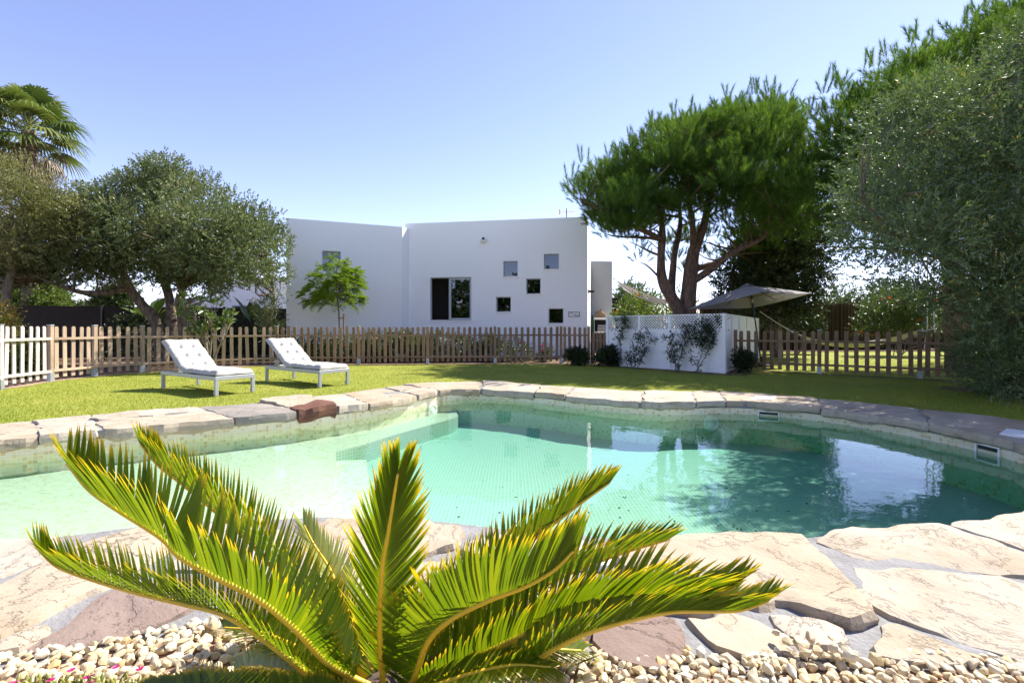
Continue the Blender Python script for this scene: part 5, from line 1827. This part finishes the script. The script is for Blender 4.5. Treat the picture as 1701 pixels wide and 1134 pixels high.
# climbers on the screen
def climber(label, stems_, leafpoly, d, n, per=12, LW=0.035):
    b = stems_[0][0]
    base = at(b[0], b[1], d)
    t = thing('climbing_plant', label, 'climber', (base.x, base.y, base.z))
    mb = MB()
    allp = []
    for s_ in stems_:
        P = crom([at(x, y, d + (k * 0.01)) for k, (x, y) in enumerate(s_)], 14)
        P[:, :2] += R.normal(0, 0.012, (14, 2))
        mb.tube(P, list(np.linspace(0.014, 0.004, 14)), 5, False)
        allp.append(P)
    mb.build('stem', GREYBARK, t, smooth=True)
    lv = Leaves()
    for lp_ in leafpoly:
        ap_ = np.asarray(lp_, float)
        ar_ = 0.5 * abs(np.sum(ap_[:, 0] * np.roll(ap_[:, 1], -1) - np.roll(ap_[:, 0], -1) * ap_[:, 1]))
        C = clumps(lp_, d, 0.08, max(3, int(ar_ / 46)), 0.03, 0.08, 12)
        foliage(lv, C, per * 0.45, 0.10, 4, 0.06, LW * 0.8, 1.0, 0.2, 0.6, ang=(40, 90))
    A_ = np.vstack(allp)
    k = R.integers(len(A_), size=60)
    sprigs(lv, A_[k], unit(R.normal(size=(60, 3))), 0.08, 4, 0.06, LW, (40, 90))
    lv.build('foliage', DARKLEAF, t)
    return t


climber('thin climber on the leftmost panel of the white screen', [[(1029, 606), (1031, 580), (1031, 560), (1034, 540), (1038, 530)]], [[(1015, 550), (1020, 524), (1045, 524), (1046, 545), (1030, 552)], [(1018, 572), (1024, 555), (1036, 553), (1034, 572)]], 14.35, 14)
climber('bushy climber on the second panel of the white screen', [[(1055, 607), (1056, 590), (1060, 570), (1062, 552)], [(1050, 607), (1044, 595), (1040, 582)], [(1062, 607), (1068, 590), (1074, 578)]], [[(1038, 608), (1036, 580), (1048, 585), (1052, 555), (1046, 550), (1070, 548), (1078, 580), (1070, 607)], [(1070, 556), (1075, 550), (1092, 552), (1090, 558)], [(1072, 568), (1090, 562), (1092, 568), (1080, 570)]], 13.75, 26)
climber('upright climber on the third panel of the white screen', [[(1123, 614), (1118, 595), (1115, 575), (1118, 556)], [(1126, 614), (1130, 590), (1138, 570), (1140, 540)]], [[(1108, 590), (1112, 552), (1128, 552), (1130, 600), (1118, 605)], [(1100, 562), (1105, 556), (1114, 560), (1108, 566)], [(1130, 580), (1132, 540), (1142, 535), (1140, 582)]], 13.0, 26)
climber('largest climber spreading over the right end of the white screen', [[(1158, 615), (1162, 598), (1170, 575), (1172, 545)], [(1158, 615), (1172, 590), (1185, 565), (1198, 548)], [(1160, 612), (1150, 595), (1146, 580)]], [[(1136, 560), (1142, 536), (1160, 530), (1185, 522), (1204, 524), (1206, 540), (1195, 562), (1180, 578), (1160, 582), (1140, 578)], [(1150, 540), (1175, 528), (1190, 545), (1180, 570), (1155, 572)]], 12.45, 46)
mb = MB()
c = at(984, 560, 15.9)
cac = thing('cactus', 'tall slim green column cactus behind the little gate', 'cactus', (c.x, c.y, 0))
nC = 16
cv, cf = [], []
for i in range(26):
    z = 1.58 * i / 25
    rr_ = 0.06 * (1 if i < 22 else math.sqrt(max(0.02, 1 - ((i - 21) / 4.2) ** 2)))
    for k in range(nC):
        a = 2 * math.pi * k / nC
        r_ = rr_ * (1.0 if k % 2 else 0.78)
        cv.append((c.x + r_ * math.cos(a), c.y + r_ * math.sin(a), z))
for i in range(25):
    for k in range(nC):
        cf.append((i * nC + k, i * nC + (k + 1) % nC, (i + 1) * nC + (k + 1) % nC, (i + 1) * nC + k))
MB().add(cv, cf).build('stem', plain('cactus_green', (0.04, 0.10, 0.03), 0.6, 0, 0.3), cac)

# jacaranda sapling with its stake
jb = at(566, 590, 17.6)
jac = thing('sapling', 'feathery bright green sapling staked against the white wall', 'tree', (jb.x, jb.y, 0))
j1 = [(jb.x, jb.y, -0.03), at(563, 520, 17.6), at(560, 490, 17.6), at(558, 455, 17.6), at(565, 425, 17.6)]
stem(jac, j1, (0.035, 0.03, 0.025, 0.018, 0.008), GREYBARK, n=7)
JP = [(502, 500), (506, 468), (525, 455), (540, 435), (555, 420), (575, 418), (580, 440), (600, 448), (605, 470), (603, 492), (610, 500), (600, 512), (580, 508), (565, 500), (545, 510), (520, 512)]
CJ = clumps(JP, 17.5, 0.7, 66, 0.12, 0.22, 40)
lv = Leaves()
mb = MB()
tr_ = crom(j1, 30)
for x, y, z, r in CJ:
    a = tr_[int(np.argmin(np.linalg.norm(tr_ - (x, y, z), axis=1) + 2 * np.clip(tr_[:, 2] - z + 0.1, 0, None)))]
    mb.tube([a, (a + (x, y, z)) / 2 + np.array((0, 0, 0.05)), (x, y, z)], [0.009, 0.006, 0.003], 4, False)
    for _ in range(8):
        o_ = unit(np.array((x, y, z)) - a + R.normal(0, 0.35, 3) + np.array((0, 0, 0.1)))
        n_l = 14
        u = np.linspace(0.1, 1, n_l)
        L_ = R.uniform(0.26, 0.42)
        pts_ = np.array((x, y, z)) + o_ * (u * L_)[:, None] + np.array((0, 0, -1.0)) * (0.35 * L_ * u ** 2)[:, None]
        side = unit(np.cross(o_, (0, 0, 1.0)))
        for sgn in (-1, 1):
            D_ = unit(side * sgn + o_ * 0.5 + R.normal(0, 0.12, (n_l, 3)))
            sprigs(lv, pts_, D_, 0.10 * np.sin(u * 2.6 + 0.3), 8, 0.034, 0.014, (40, 70), tone=np.full(n_l, R.random()))
mb.build('branch', GREYBARK, jac)
lv.build('crown', JACLEAF, jac)
sk = at(572, 590, 17.5)
stk = thing('tree_stake', 'thin wooden stake tied to the feathery sapling', 'stake', (sk.x, sk.y, 0))
MB().tube([(sk.x, sk.y, -0.02), at(571, 521, 17.5)], 0.028, 7).build('post', WOOD, stk)
MB().tube([at(571, 528, 17.5), at(562, 528, 17.58)], 0.02, 6).build('tie', WOOD, stk)

# large-leaved shrub by the lounger
lb = at(345, 615, 13.0)
mag = thing('broadleaf_shrub', 'large leaved shrub behind the left sun lounger', 'shrub', (lb.x, lb.y, 0))
stems_m = [[(lb.x, lb.y, -0.03), at(343, 575, 13.0), at(330, 550, 12.9), at(318, 520, 12.8)], [(lb.x, lb.y, -0.03), at(350, 575, 13.0), at(352, 545, 13.0), at(352, 510, 12.9)], [(lb.x + 0.05, lb.y, -0.03), at(362, 580, 12.9), at(374, 560, 12.8), at(380, 535, 12.7)]]
for s_ in stems_m:
    stem(mag, s_, (0.035, 0.028, 0.02, 0.01), GREYBARK, 'stem', 7)
CM = clumps([(292, 512), (300, 490), (318, 492), (345, 495), (362, 493), (372, 515), (392, 520), (396, 540), (372, 548), (345, 556), (325, 562), (308, 552), (298, 530)], 12.9, 0.5, 62, 0.05, 0.09, 30)
lv = Leaves()
for x, y, z, r in CM:
    ax = unit(np.array((x - lb.x, (y - lb.y) * 1.2, z - 0.9)) * 0.7 + np.array((0, 0, 0.7)) + R.normal(0, 0.25, 3))
    sprigs(lv, np.array([(x, y, z)]), ax[None], 0.07, 11, 0.19, 0.062, (20, 85), fold=0.18, bend=0.08, tone=np.array([R.random()]))
limbs(mag, stems_m, CM, GREYBARK, 0.006, 1, 0.014)
lv.build('foliage', BIGLEAF, mag)

# paddle-leaved plants behind the oak
def paddle_leaf(base, d, L, W, droop, m, parent):
    d = Vector(d).normalized()
    pts_ = []
    n = 12
    for k in range(n):
        u = k / (n - 1)
        pts_.append(base + d * L * u + Vector((0, 0, -droop * L * u * u)))
    sd__ = d.cross(Vector((0, 0, 1))).normalized()
    v, f = [], []
    for k, p in enumerate(pts_):
        u = k / (n - 1)
        w = W * (0.02 if u < 0.35 else max(0.02, math.sin(math.pi * min(1, (u - 0.33) / 0.67) ** 0.8)))
        for q in (-1, 0, 1):
            v.append(p + sd__ * q * w / 2 + Vector((0, 0, abs(q) * w * 0.18)))
    for k in range(n - 1):
        for q in range(2):
            f.append((k * 3 + q, k * 3 + q + 1, (k + 1) * 3 + q + 1, (k + 1) * 3 + q))
    me = np_mesh('leaf', np.array([tuple(q) for q in v]), np.array(f), {'rnd': np.full(len(v), R.random())}, True)
    return link('leaf', me, m, parent)


for (px, py, d), label in (((422, 560, 19.5), 'paddle leaved plant in front of the neighbouring house'), ((250, 555, 18.6), 'paddle leaved plant behind the leaning oak trunks')):
    b = at(px, py, d)
    t = thing('strelitzia_plant', label, 'plant', (b.x, b.y, 0))
    MB().tube([(b.x, b.y, -0.03), (b.x, b.y, 1.3)], [0.10, 0.06], 8).build('stem', PALMBARK, t)
    for k in range(9):
        a = k * 2.4
        el = R.uniform(0.5, 2.2)
        paddle_leaf(Vector((b.x, b.y, 1.0 + 0.06 * k)), (math.cos(a), math.sin(a) * 0.7, el), R.uniform(1.1, 1.7), 0.34, 0.25 / el, BIGLEAF, t)

# fan palm at the left
def fan_leaf(base, d, pet, Rl, m, parent, name, droop=0.5, n=30, spread=2.3):
    d = np.array(d, float) / np.linalg.norm(d)
    hub_ = base + d * pet + np.array((0, 0, -0.10 * pet))
    d2 = unit(d + np.array((0, 0, -0.25)))
    s_ = unit(np.cross(d2, (0, 0, 1.0)))
    up_ = np.cross(s_, d2)
    v, f, a_ = [], [], []
    tone = R.random()
    for k in range(n):
        th = (k / (n - 1) - 0.5) * 2 * spread
        dd = d2 * math.cos(th) + s_ * math.sin(th) + up_ * 0.18 * math.cos(th * 0.7)
        L = Rl * (0.72 + 0.28 * math.cos(th)) * R.uniform(0.9, 1.08)
        ww = unit(np.cross(dd, up_)) * (0.042 * Rl)
        b0 = len(v)
        for q, (u, wd) in enumerate(((0.0, 0.25), (0.5, 1.0), (0.78, 0.6), (1.0, 0.05))):
            p = hub_ + dd * L * u + np.array((0, 0, -1.0)) * droop * L * max(0, u - 0.35) ** 2 * 1.6
            v += [p - ww * wd, p + ww * wd]
            a_ += [min(1, max(0, tone + R.normal(0, 0.08)))] * 2
        for q in range(3):
            f.append((b0 + 2 * q, b0 + 2 * q + 1, b0 + 2 * q + 3, b0 + 2 * q + 2))
    lf = link(name, np_mesh(name, np.array(v), np.array(f), {'rnd': np.array(a_)}), m, parent)
    MB().tube([base, (base + hub_) / 2 + np.array((0, 0, 0.04)), hub_], [0.03, 0.022, 0.015], 5).build('petiole', m if m is PALMDEAD else PETIOLE, lf)
    return lf


pc = at(48, 218, 22.0)
palm = thing('fan_palm', 'tall fan palm with a skirt of dead leaves at the upper left', 'palm', (pc.x, pc.y, 0))
stem(palm, [(pc.x, pc.y, -0.05), (pc.x + 0.1, pc.y, 4), (pc.x + 0.05, pc.y, 8), (pc.x, pc.y, pc.z)], (0.36, 0.30, 0.28, 0.26), PALMBARK, n=12)
for k in range(34):
    a = k * 2.39996
    el = 1.25 - 1.55 * (k / 33)
    fan_leaf(np.array(pc) + np.array((0, 0, 0.35 - 0.5 * k / 33)), (math.cos(a) * math.cos(el), math.sin(a) * math.cos(el), math.sin(el)), R.uniform(1.05, 1.5), R.uniform(1.1, 1.35), PALMLEAF, palm, 'leaf', 0.75)
for k in range(26):
    a = k * 2.39996 + 0.6
    el = -0.45 - 0.75 * (k / 25)
    fan_leaf(np.array(pc) + np.array((0, 0, -0.35 - 0.9 * k / 25)), (math.cos(a) * math.cos(el), math.sin(a) * math.cos(el), math.sin(el)), R.uniform(0.8, 1.1), R.uniform(0.7, 0.95), PALMDEAD, palm, 'dead_leaf', 1.1, 20, 1.5)

# ------------------------------------------------------------------ the cycad in front
CB = at(642, 1152, 1.36)
cyc = thing('cycad', 'large yellow green cycad in the foreground before the pool', 'cycad', (CB.x, CB.y, 0.0))
v = []
MB().lathe((CB.x, CB.y, -0.02), [(0.10, 0), (0.13, 0.06), (0.12, 0.12), (0.07, 0.17), (0.02, 0.19)], 14).build('trunk', CAUDEX, cyc, smooth=True)
sc_ = Leaves()
na = 130
aa = R.uniform(0, 6.28, na)
zz_ = R.uniform(0.02, 0.17, na)
ro = 0.125 - 0.3 * np.clip(zz_ - 0.09, 0, 1)
sc_.add(np.stack([CB.x + ro * np.cos(aa), CB.y + ro * np.sin(aa), zz_], 1), unit(np.stack([np.cos(aa) * 0.7, np.sin(aa) * 0.7, np.full(na, 0.9)], 1)), 0.075, 0.022, 0.2)
sc_.build('trunk_scales', PALMDEAD, cyc)


def frond(px, N0, m=CYCLEAF, Lmax=0.17, W=0.0118, n=95, vang=(55, 25), a0=(78, 52, 22), u0=0.10, droop=0.05, rr=(0.010, 0.0035), rows=(1, 1), name='frond', curl=0.12, far_v=None):
    P0 = [Vector(CB) + Vector((0, 0, 0.0))] + [at(x, y, d) for x, y, d in px]
    P = crom(P0, 240)
    s = np.concatenate([[0], np.cumsum(np.linalg.norm(np.diff(P, axis=0), axis=1))])
    tot = s[-1]
    fr = MB().tube(P[::5].tolist() + [P[-1].tolist()], list(np.linspace(rr[0], rr[1], len(P[::5]) + 1)), 7).build(name, RACHIS, cyc, smooth=True)
    u = np.linspace(u0, 0.998, n)
    ss = u * tot
    B = np.stack([np.interp(ss, s, P[:, k]) for k in range(3)], 1)
    Tn = unit(np.gradient(P, axis=0))
    T = unit(np.stack([np.interp(ss, s, Tn[:, k]) for k in range(3)], 1))
    N0 = np.array(N0, float)
    N = unit(N0 - T * (T @ N0)[:, None])
    Sd = np.cross(T, N)
    V_, F_, RN, SS = [], [], [], []
    nb_ = 0
    for row, sgn in enumerate((-1, 1)):
        if not rows[row]:
            continue
        jt = R.normal(0, 1, (n, 4))
        al = np.radians(np.interp(u, [0, 0.55, 1], a0) + jt[:, 0] * 1.4)
        vv = np.radians(np.interp(u, [0, 1], vang) + jt[:, 1] * 2.0)
        Lx = Lmax * np.interp(u, [0, 0.08, 0.25, 0.6, 0.9, 1.0], [0.25, 0.45, 0.85, 1.0, 0.82, 0.5]) * (1 + jt[:, 2] * 0.05)
        if far_v is not None and np.mean(Sd[:, 1]) * sgn > 0:
            vv = np.radians(np.interp(u, [0, 1], far_v) + jt[:, 1] * 2.0)
        side = Sd * (sgn * np.cos(vv))[:, None] + N * np.sin(vv)[:, None]
        D = unit(T * np.cos(al)[:, None] + side * np.sin(al)[:, None])
        Wd = unit(T - D * np.sum(T * D, 1, keepdims=True))
        Nn = np.cross(D, Wd)
        K_ = 7
        q = np.linspace(0, 1, K_)
        wq = np.array([0.55, 1.0, 1.05, 1.0, 0.85, 0.55, 0.04])
        C_ = B[:, None] + D[:, None] * (q[None] * Lx[:, None])[..., None] + (T * curl)[:, None] * ((q[None] ** 2) * Lx[:, None])[..., None] + np.array((0, 0, -1.0)) * ((q[None] ** 2.2) * Lx[:, None] * (droop + jt[:, 3:4] * 0.03))[..., None]
        Wx = Wd[:, None] * (W * wq[None] * (0.8 + 0.4 * np.clip(Lx[:, None] / Lmax, 0, 1)))[..., None] / 2
        Nx = Nn[:, None] * (W * 0.18 * wq)[None, :, None]
        v = np.stack([C_ - Wx + Nx, C_ + Wx + Nx], 2)          # n, K, 2, 3
        b = (np.arange(n) * K_ * 2)[:, None] + (np.arange(K_ - 1) * 2)[None]
        f = np.stack([b, b + 1, b + 3, b + 2], -1).reshape(-1, 4) + nb_
        V_.append(v.reshape(-1, 3))
        F_.append(f)
        rn = np.clip(0.42 + 0.16 * R.normal(size=n) + 0.18 * (R.random() - 0.5), 0, 0.97)
        RN.append(np.repeat(rn, K_ * 2))
        sv = np.clip(q[None] * (1 + 0.10 * (R.random((n, 1)) < 0.15)) + R.normal(0, 0.035, (n, 1)) - 0.03, 0, 1)
        SS.append(np.repeat(sv.reshape(-1), 2))
        nb_ += n * K_ * 2
    o = link('leaflets', np_mesh('leaflets', np.vstack(V_), np.vstack(F_), {'rnd': np.concatenate(RN), 's': np.concatenate(SS)}, True), m, fr)
    o['kind'] = 'stuff'
    return fr


UP = (0, 0, 1)
# left sweep
frond([(550, 1104, 1.33), (490, 1044, 1.30), (430, 996, 1.28), (354, 956, 1.26), (298, 924, 1.25), (266, 892, 1.25), (190, 844, 1.26), (146, 812, 1.28), (112, 770, 1.30)], (0.10, -0.25, 1), Lmax=0.205, W=0.0088, n=101, vang=(70, 80), a0=(84, 68, 34), far_v=(45, 40))
frond([(560, 1080, 1.45), (500, 1000, 1.50), (420, 905, 1.55), (345, 838, 1.58), (298, 800, 1.60), (262, 772, 1.62), (234, 738, 1.64)], (0.2, 0.0, 1), Lmax=0.165, W=0.0079, n=90, vang=(64, 74), a0=(80, 62, 30))
frond([(540, 1134, 1.35), (441, 1063, 1.38), (374, 1021, 1.42), (310, 1004, 1.46), (233, 986, 1.50), (176, 970, 1.53), (116, 950, 1.55), (88, 936, 1.56), (60, 908, 1.57)], (0.15, -0.1, 1), Lmax=0.165, W=0.0079, n=99, vang=(60, 72), a0=(84, 68, 38))
# upright centre
frond([(634, 1110, 1.33), (631, 1044, 1.29), (635, 945, 1.24), (645, 884, 1.22), (661, 786, 1.20)], (0.0, 1.0, 0.10), Lmax=0.178, W=0.0095, n=68, vang=(32, 14), a0=(64, 42, 10), curl=0.10, droop=0.02)
# right sweep
frond([(683, 1134, 1.33), (710, 1067, 1.29), (748, 1029, 1.26), (809, 998, 1.23), (870, 975, 1.21), (918, 948, 1.20), (952, 915, 1.20)], (-0.15, -0.1, 1), Lmax=0.205, W=0.0092, n=79, vang=(70, 82), a0=(84, 72, 28), far_v=(40, 36))
frond([(700, 1090, 1.46), (770, 1000, 1.52), (850, 925, 1.58), (930, 862, 1.63), (975, 828, 1.66), (1012, 802, 1.68)], (-0.2, 0.0, 1), Lmax=0.15, W=0.0086, n=72, vang=(60, 70), a0=(80, 62, 26))
frond([(760, 1105, 1.36), (860, 1058, 1.37), (914, 1031, 1.38), (968, 1014, 1.38), (1011, 1004, 1.38), (1063, 992, 1.38), (1103, 992, 1.38), (1152, 994, 1.38), (1198, 985, 1.38), (1222, 974, 1.38)], (-0.12, -0.15, 1), Lmax=0.20, W=0.0086, n=96, vang=(62, 76), a0=(82, 58, 28), far_v=(45, 40))
frond([(760, 1134, 1.33), (860, 1110, 1.32), (919, 1077, 1.31), (968, 1053, 1.31), (1011, 1039, 1.32), (1049, 1029, 1.33), (1090, 1020, 1.34), (1130, 1015, 1.35), (1212, 1015, 1.37), (1240, 1011, 1.38), (1276, 998, 1.39)], (-0.1, -0.15, 1), Lmax=0.165, W=0.0079, n=105, vang=(56, 74), a0=(84, 58, 28), far_v=(42, 40))
frond([(740, 1090, 1.5), (830, 1020, 1.58), (930, 960, 1.64), (1030, 920, 1.68), (1110, 896, 1.70)], (-0.2, 0, 1), Lmax=0.16, W=0.0081, n=79, vang=(54, 60), a0=(80, 56, 28))
# pale older fronds behind
frond([(620, 1090, 1.5), (590, 1040, 1.62), (565, 990, 1.72), (548, 945, 1.80), (522, 905, 1.86), (505, 872, 1.88)], (0.4, -0.35, 0.9), CYCPALE, Lmax=0.14, W=0.008, n=66, vang=(30, 30), a0=(70, 50, 24))
frond([(690, 1100, 1.5), (750, 1050, 1.62), (815, 1005, 1.72), (865, 985, 1.80), (900, 965, 1.86)], (-0.3, -0.5, 0.8), CYCPALE, Lmax=0.15, W=0.008, n=62, vang=(25, 20), a0=(72, 52, 24))
frond([(720, 1070, 1.55), (800, 1010, 1.68), (880, 965, 1.8), (940, 945, 1.88), (975, 930, 1.92)], (-0.2, -0.1, 1), CYCPALE, Lmax=0.12, W=0.008, n=60, vang=(45, 45), a0=(72, 55, 28))
# low fronds along the bottom
frond([(600, 1170, 1.25), (500, 1164, 1.24), (400, 1156, 1.26), (300, 1148, 1.30), (215, 1150, 1.34)], (0.1, -0.2, 1), Lmax=0.09, n=85, vang=(25, 20), a0=(75, 55, 30))
frond([(560, 1150, 1.4), (480, 1118, 1.48), (430, 1108, 1.55), (390, 1112, 1.6)], (0.1, -0.6, 0.8), PALMDEAD and CYCPALE, Lmax=0.11, n=60, vang=(15, 10), a0=(80, 65, 40))
frond([(570, 1112, 1.45), (490, 1072, 1.54), (425, 1048, 1.62), (372, 1042, 1.68)], (0.1, -0.2, 1), Lmax=0.13, W=0.008, n=62, vang=(35, 30), a0=(80, 60, 34), droop=0.22)
frond([(730, 1112, 1.45), (820, 1088, 1.5), (900, 1078, 1.55), (965, 1080, 1.6)], (-0.1, -0.2, 1), Lmax=0.13, W=0.008, n=62, vang=(30, 25), a0=(80, 60, 34), droop=0.25)
frond([(610, 1100, 1.44), (560, 1040, 1.52), (520, 1005, 1.58), (470, 990, 1.62)], (0.1, -0.1, 1), Lmax=0.13, W=0.008, n=58, vang=(50, 50), a0=(80, 60, 30))
frond([(672, 1100, 1.42), (700, 1040, 1.5), (735, 995, 1.56), (780, 965, 1.62)], (-0.3, -0.1, 1), Lmax=0.14, W=0.0085, n=60, vang=(45, 45), a0=(80, 58, 28))
frond([(700, 1146, 1.28), (780, 1120, 1.26), (850, 1105, 1.26), (915, 1108, 1.28)], (-0.1, -0.1, 1), Lmax=0.10, W=0.0075, n=60, vang=(20, 15), a0=(80, 62, 36), droop=0.35)
# dry leaf litter at the foot
lit = Leaves()
nl = 160
ang_ = R.uniform(0, 6.28, nl)
rad_ = R.uniform(0.10, 0.42, nl)
lit.add(np.stack([CB.x + 0.12 + rad_ * np.cos(ang_), CB.y + 0.10 + rad_ * np.sin(ang_) * 0.7, R.uniform(0.03, 0.09, nl)], 1), unit(np.stack([np.cos(ang_), np.sin(ang_), R.normal(0.15, 0.25, nl)], 1)), 0.14, 0.008, 0.1)
lit.build('dry_leaflets', PALMDEAD, cyc)

# small succulents by the pebbles at the lower left
sb = gr(140, 1120)
suc = thing('ice_plant', 'low succulent with plump leaves and pink flowers on the pebbles', 'succulent', (sb.x, sb.y, 0))
bmv = Leaves()
fvv, fff, faa, fn = [], [], [], 0
prof = [(0.0, 0.35), (0.25, 0.9), (0.55, 1.0), (0.85, 0.6), (1.0, 0.08)]
for k in range(330):
    px = R.uniform(20, 240)
    b = gr(px, 1150 - 8 * math.sin((px - 20) / 220 * 3.14) + R.uniform(-12, 60), 0.03)
    d = unit(np.array((R.normal(0, 0.55), R.normal(0, 0.55), 1.0)))
    s1 = unit(np.cross(d, (1, 0.2, 0)))
    s2 = np.cross(d, s1)
    L_ = R.uniform(0.022, 0.042)
    r_ = R.uniform(0.0045, 0.007)
    tone = R.random()
    for u, w in prof:
        for q in range(6):
            a = q * math.pi / 3
            fvv.append(np.array(b) + d * L_ * u + (s1 * math.cos(a) + s2 * math.sin(a)) * r_ * w)
            faa.append(min(1, tone * 0.7 + 0.3 * u))
    for i in range(4):
        for q in range(6):
            fff.append((fn + i * 6 + q, fn + i * 6 + (q + 1) % 6, fn + (i + 1) * 6 + (q + 1) % 6, fn + (i + 1) * 6 + q))
    fn += 30
o = link('leaves', np_mesh('leaves', np.array(fvv), np.array(fff), {'rnd': np.array(faa)}, True), SUCC, suc)
o['kind'] = 'stuff'
for px, py in ((118, 1110), (145, 1122), (150, 1131), (192, 1105), (232, 1108), (85, 1126), (22, 1132)):
    fl = Leaves()
    c = np.array(gr(px, py + 8, 0.05))
    c[2] = 0.058
    nfl = 22
    a = np.linspace(0, 6.28, nfl)
    fl.add(np.tile(c, (nfl, 1)), unit(np.stack([np.cos(a), np.sin(a), np.full(nfl, 0.45)], 1)), 0.014, 0.004, 0.1)
    fl.build('flower', PINKPETAL, suc)

# ------------------------------------------------------------------ grass
ng_ = 210000
yy = 5.0 + 12.5 * R.random(ng_) ** 1.25
xx = (R.random(ng_) * 2 - 1) * (1.10 * yy + 0.3)
Pg = np.stack([xx, yy], 1)
kp = inpoly(Pg, LAWNPOLY)
Pg = Pg[kp]
P3 = np.c_[Pg, np.full(len(Pg), -0.012)]
tn = np.array([0.5]) + 0.0
tone = 0.5 + 0.35 * np.sin(Pg[:, 0] * 1.7 + 1.3 * np.sin(Pg[:, 1] * 1.1)) * np.sin(Pg[:, 1] * 2.3 + Pg[:, 0] * 0.6)
gl_ = Leaves()
gl_.add(P3, unit(np.stack([R.normal(0, 0.55, len(P3)), R.normal(0, 0.55, len(P3)), np.ones(len(P3))], 1)), R.uniform(0.018, 0.045, len(P3)), R.uniform(0.004, 0.008, len(P3)), tri=True, rnd=np.clip(tone * 0.5 + R.random(len(P3)) * 0.55 - 0.05, 0, 1))
go = gl_.build('grass', GRASSBLADE, None)
go['kind'] = 'stuff'
go['label'] = 'short mown green grass of the lawn'
go['category'] = 'grass'

# woodland behind the viewer, seen only mirrored in the windows
lv = Leaves()
cw = np.stack([R.uniform(-23, -3, 150), R.uniform(-19, -13, 150), R.uniform(0.8, 6.6, 150), R.uniform(0.9, 1.6, 150)], 1)
cw[:, 2] += 0.5 * np.sin(cw[:, 0] * 0.45)
foliage(lv, cw, 60, 0.5, 9, 0.3, 0.17, 0.9, 0.3, 0.3)
wo = lv.build('woodland', SHRUBLEAF, None)
wo['kind'] = 'stuff'

# leaves fallen on the pool floor and the lawn
lv = Leaves()
n_fl = 160
fx = np.stack([R.normal(1.5, 1.1, n_fl), R.normal(4.2, 0.9, n_fl), np.full(n_fl, ZF + 0.006)], 1)
fx = fx[inpoly(fx[:, :2], offset(pool, -0.1))]
gx_ = np.stack([R.uniform(-6, 9, 140), R.uniform(7, 14.5, 140), np.full(140, 0.012)], 1)
gx_ = gx_[inpoly(gx_[:, :2], LAWNPOLY)]
fx = np.vstack([fx, gx_])
lv.add(fx, unit(np.c_[R.normal(size=(len(fx), 2)), R.normal(0, 0.12, len(fx))]), R.uniform(0.025, 0.05, len(fx)), 0.016, 0.1)
fo = lv.build('fallen_leaves', PALMDEAD, None)
fo['kind'] = 'stuff'
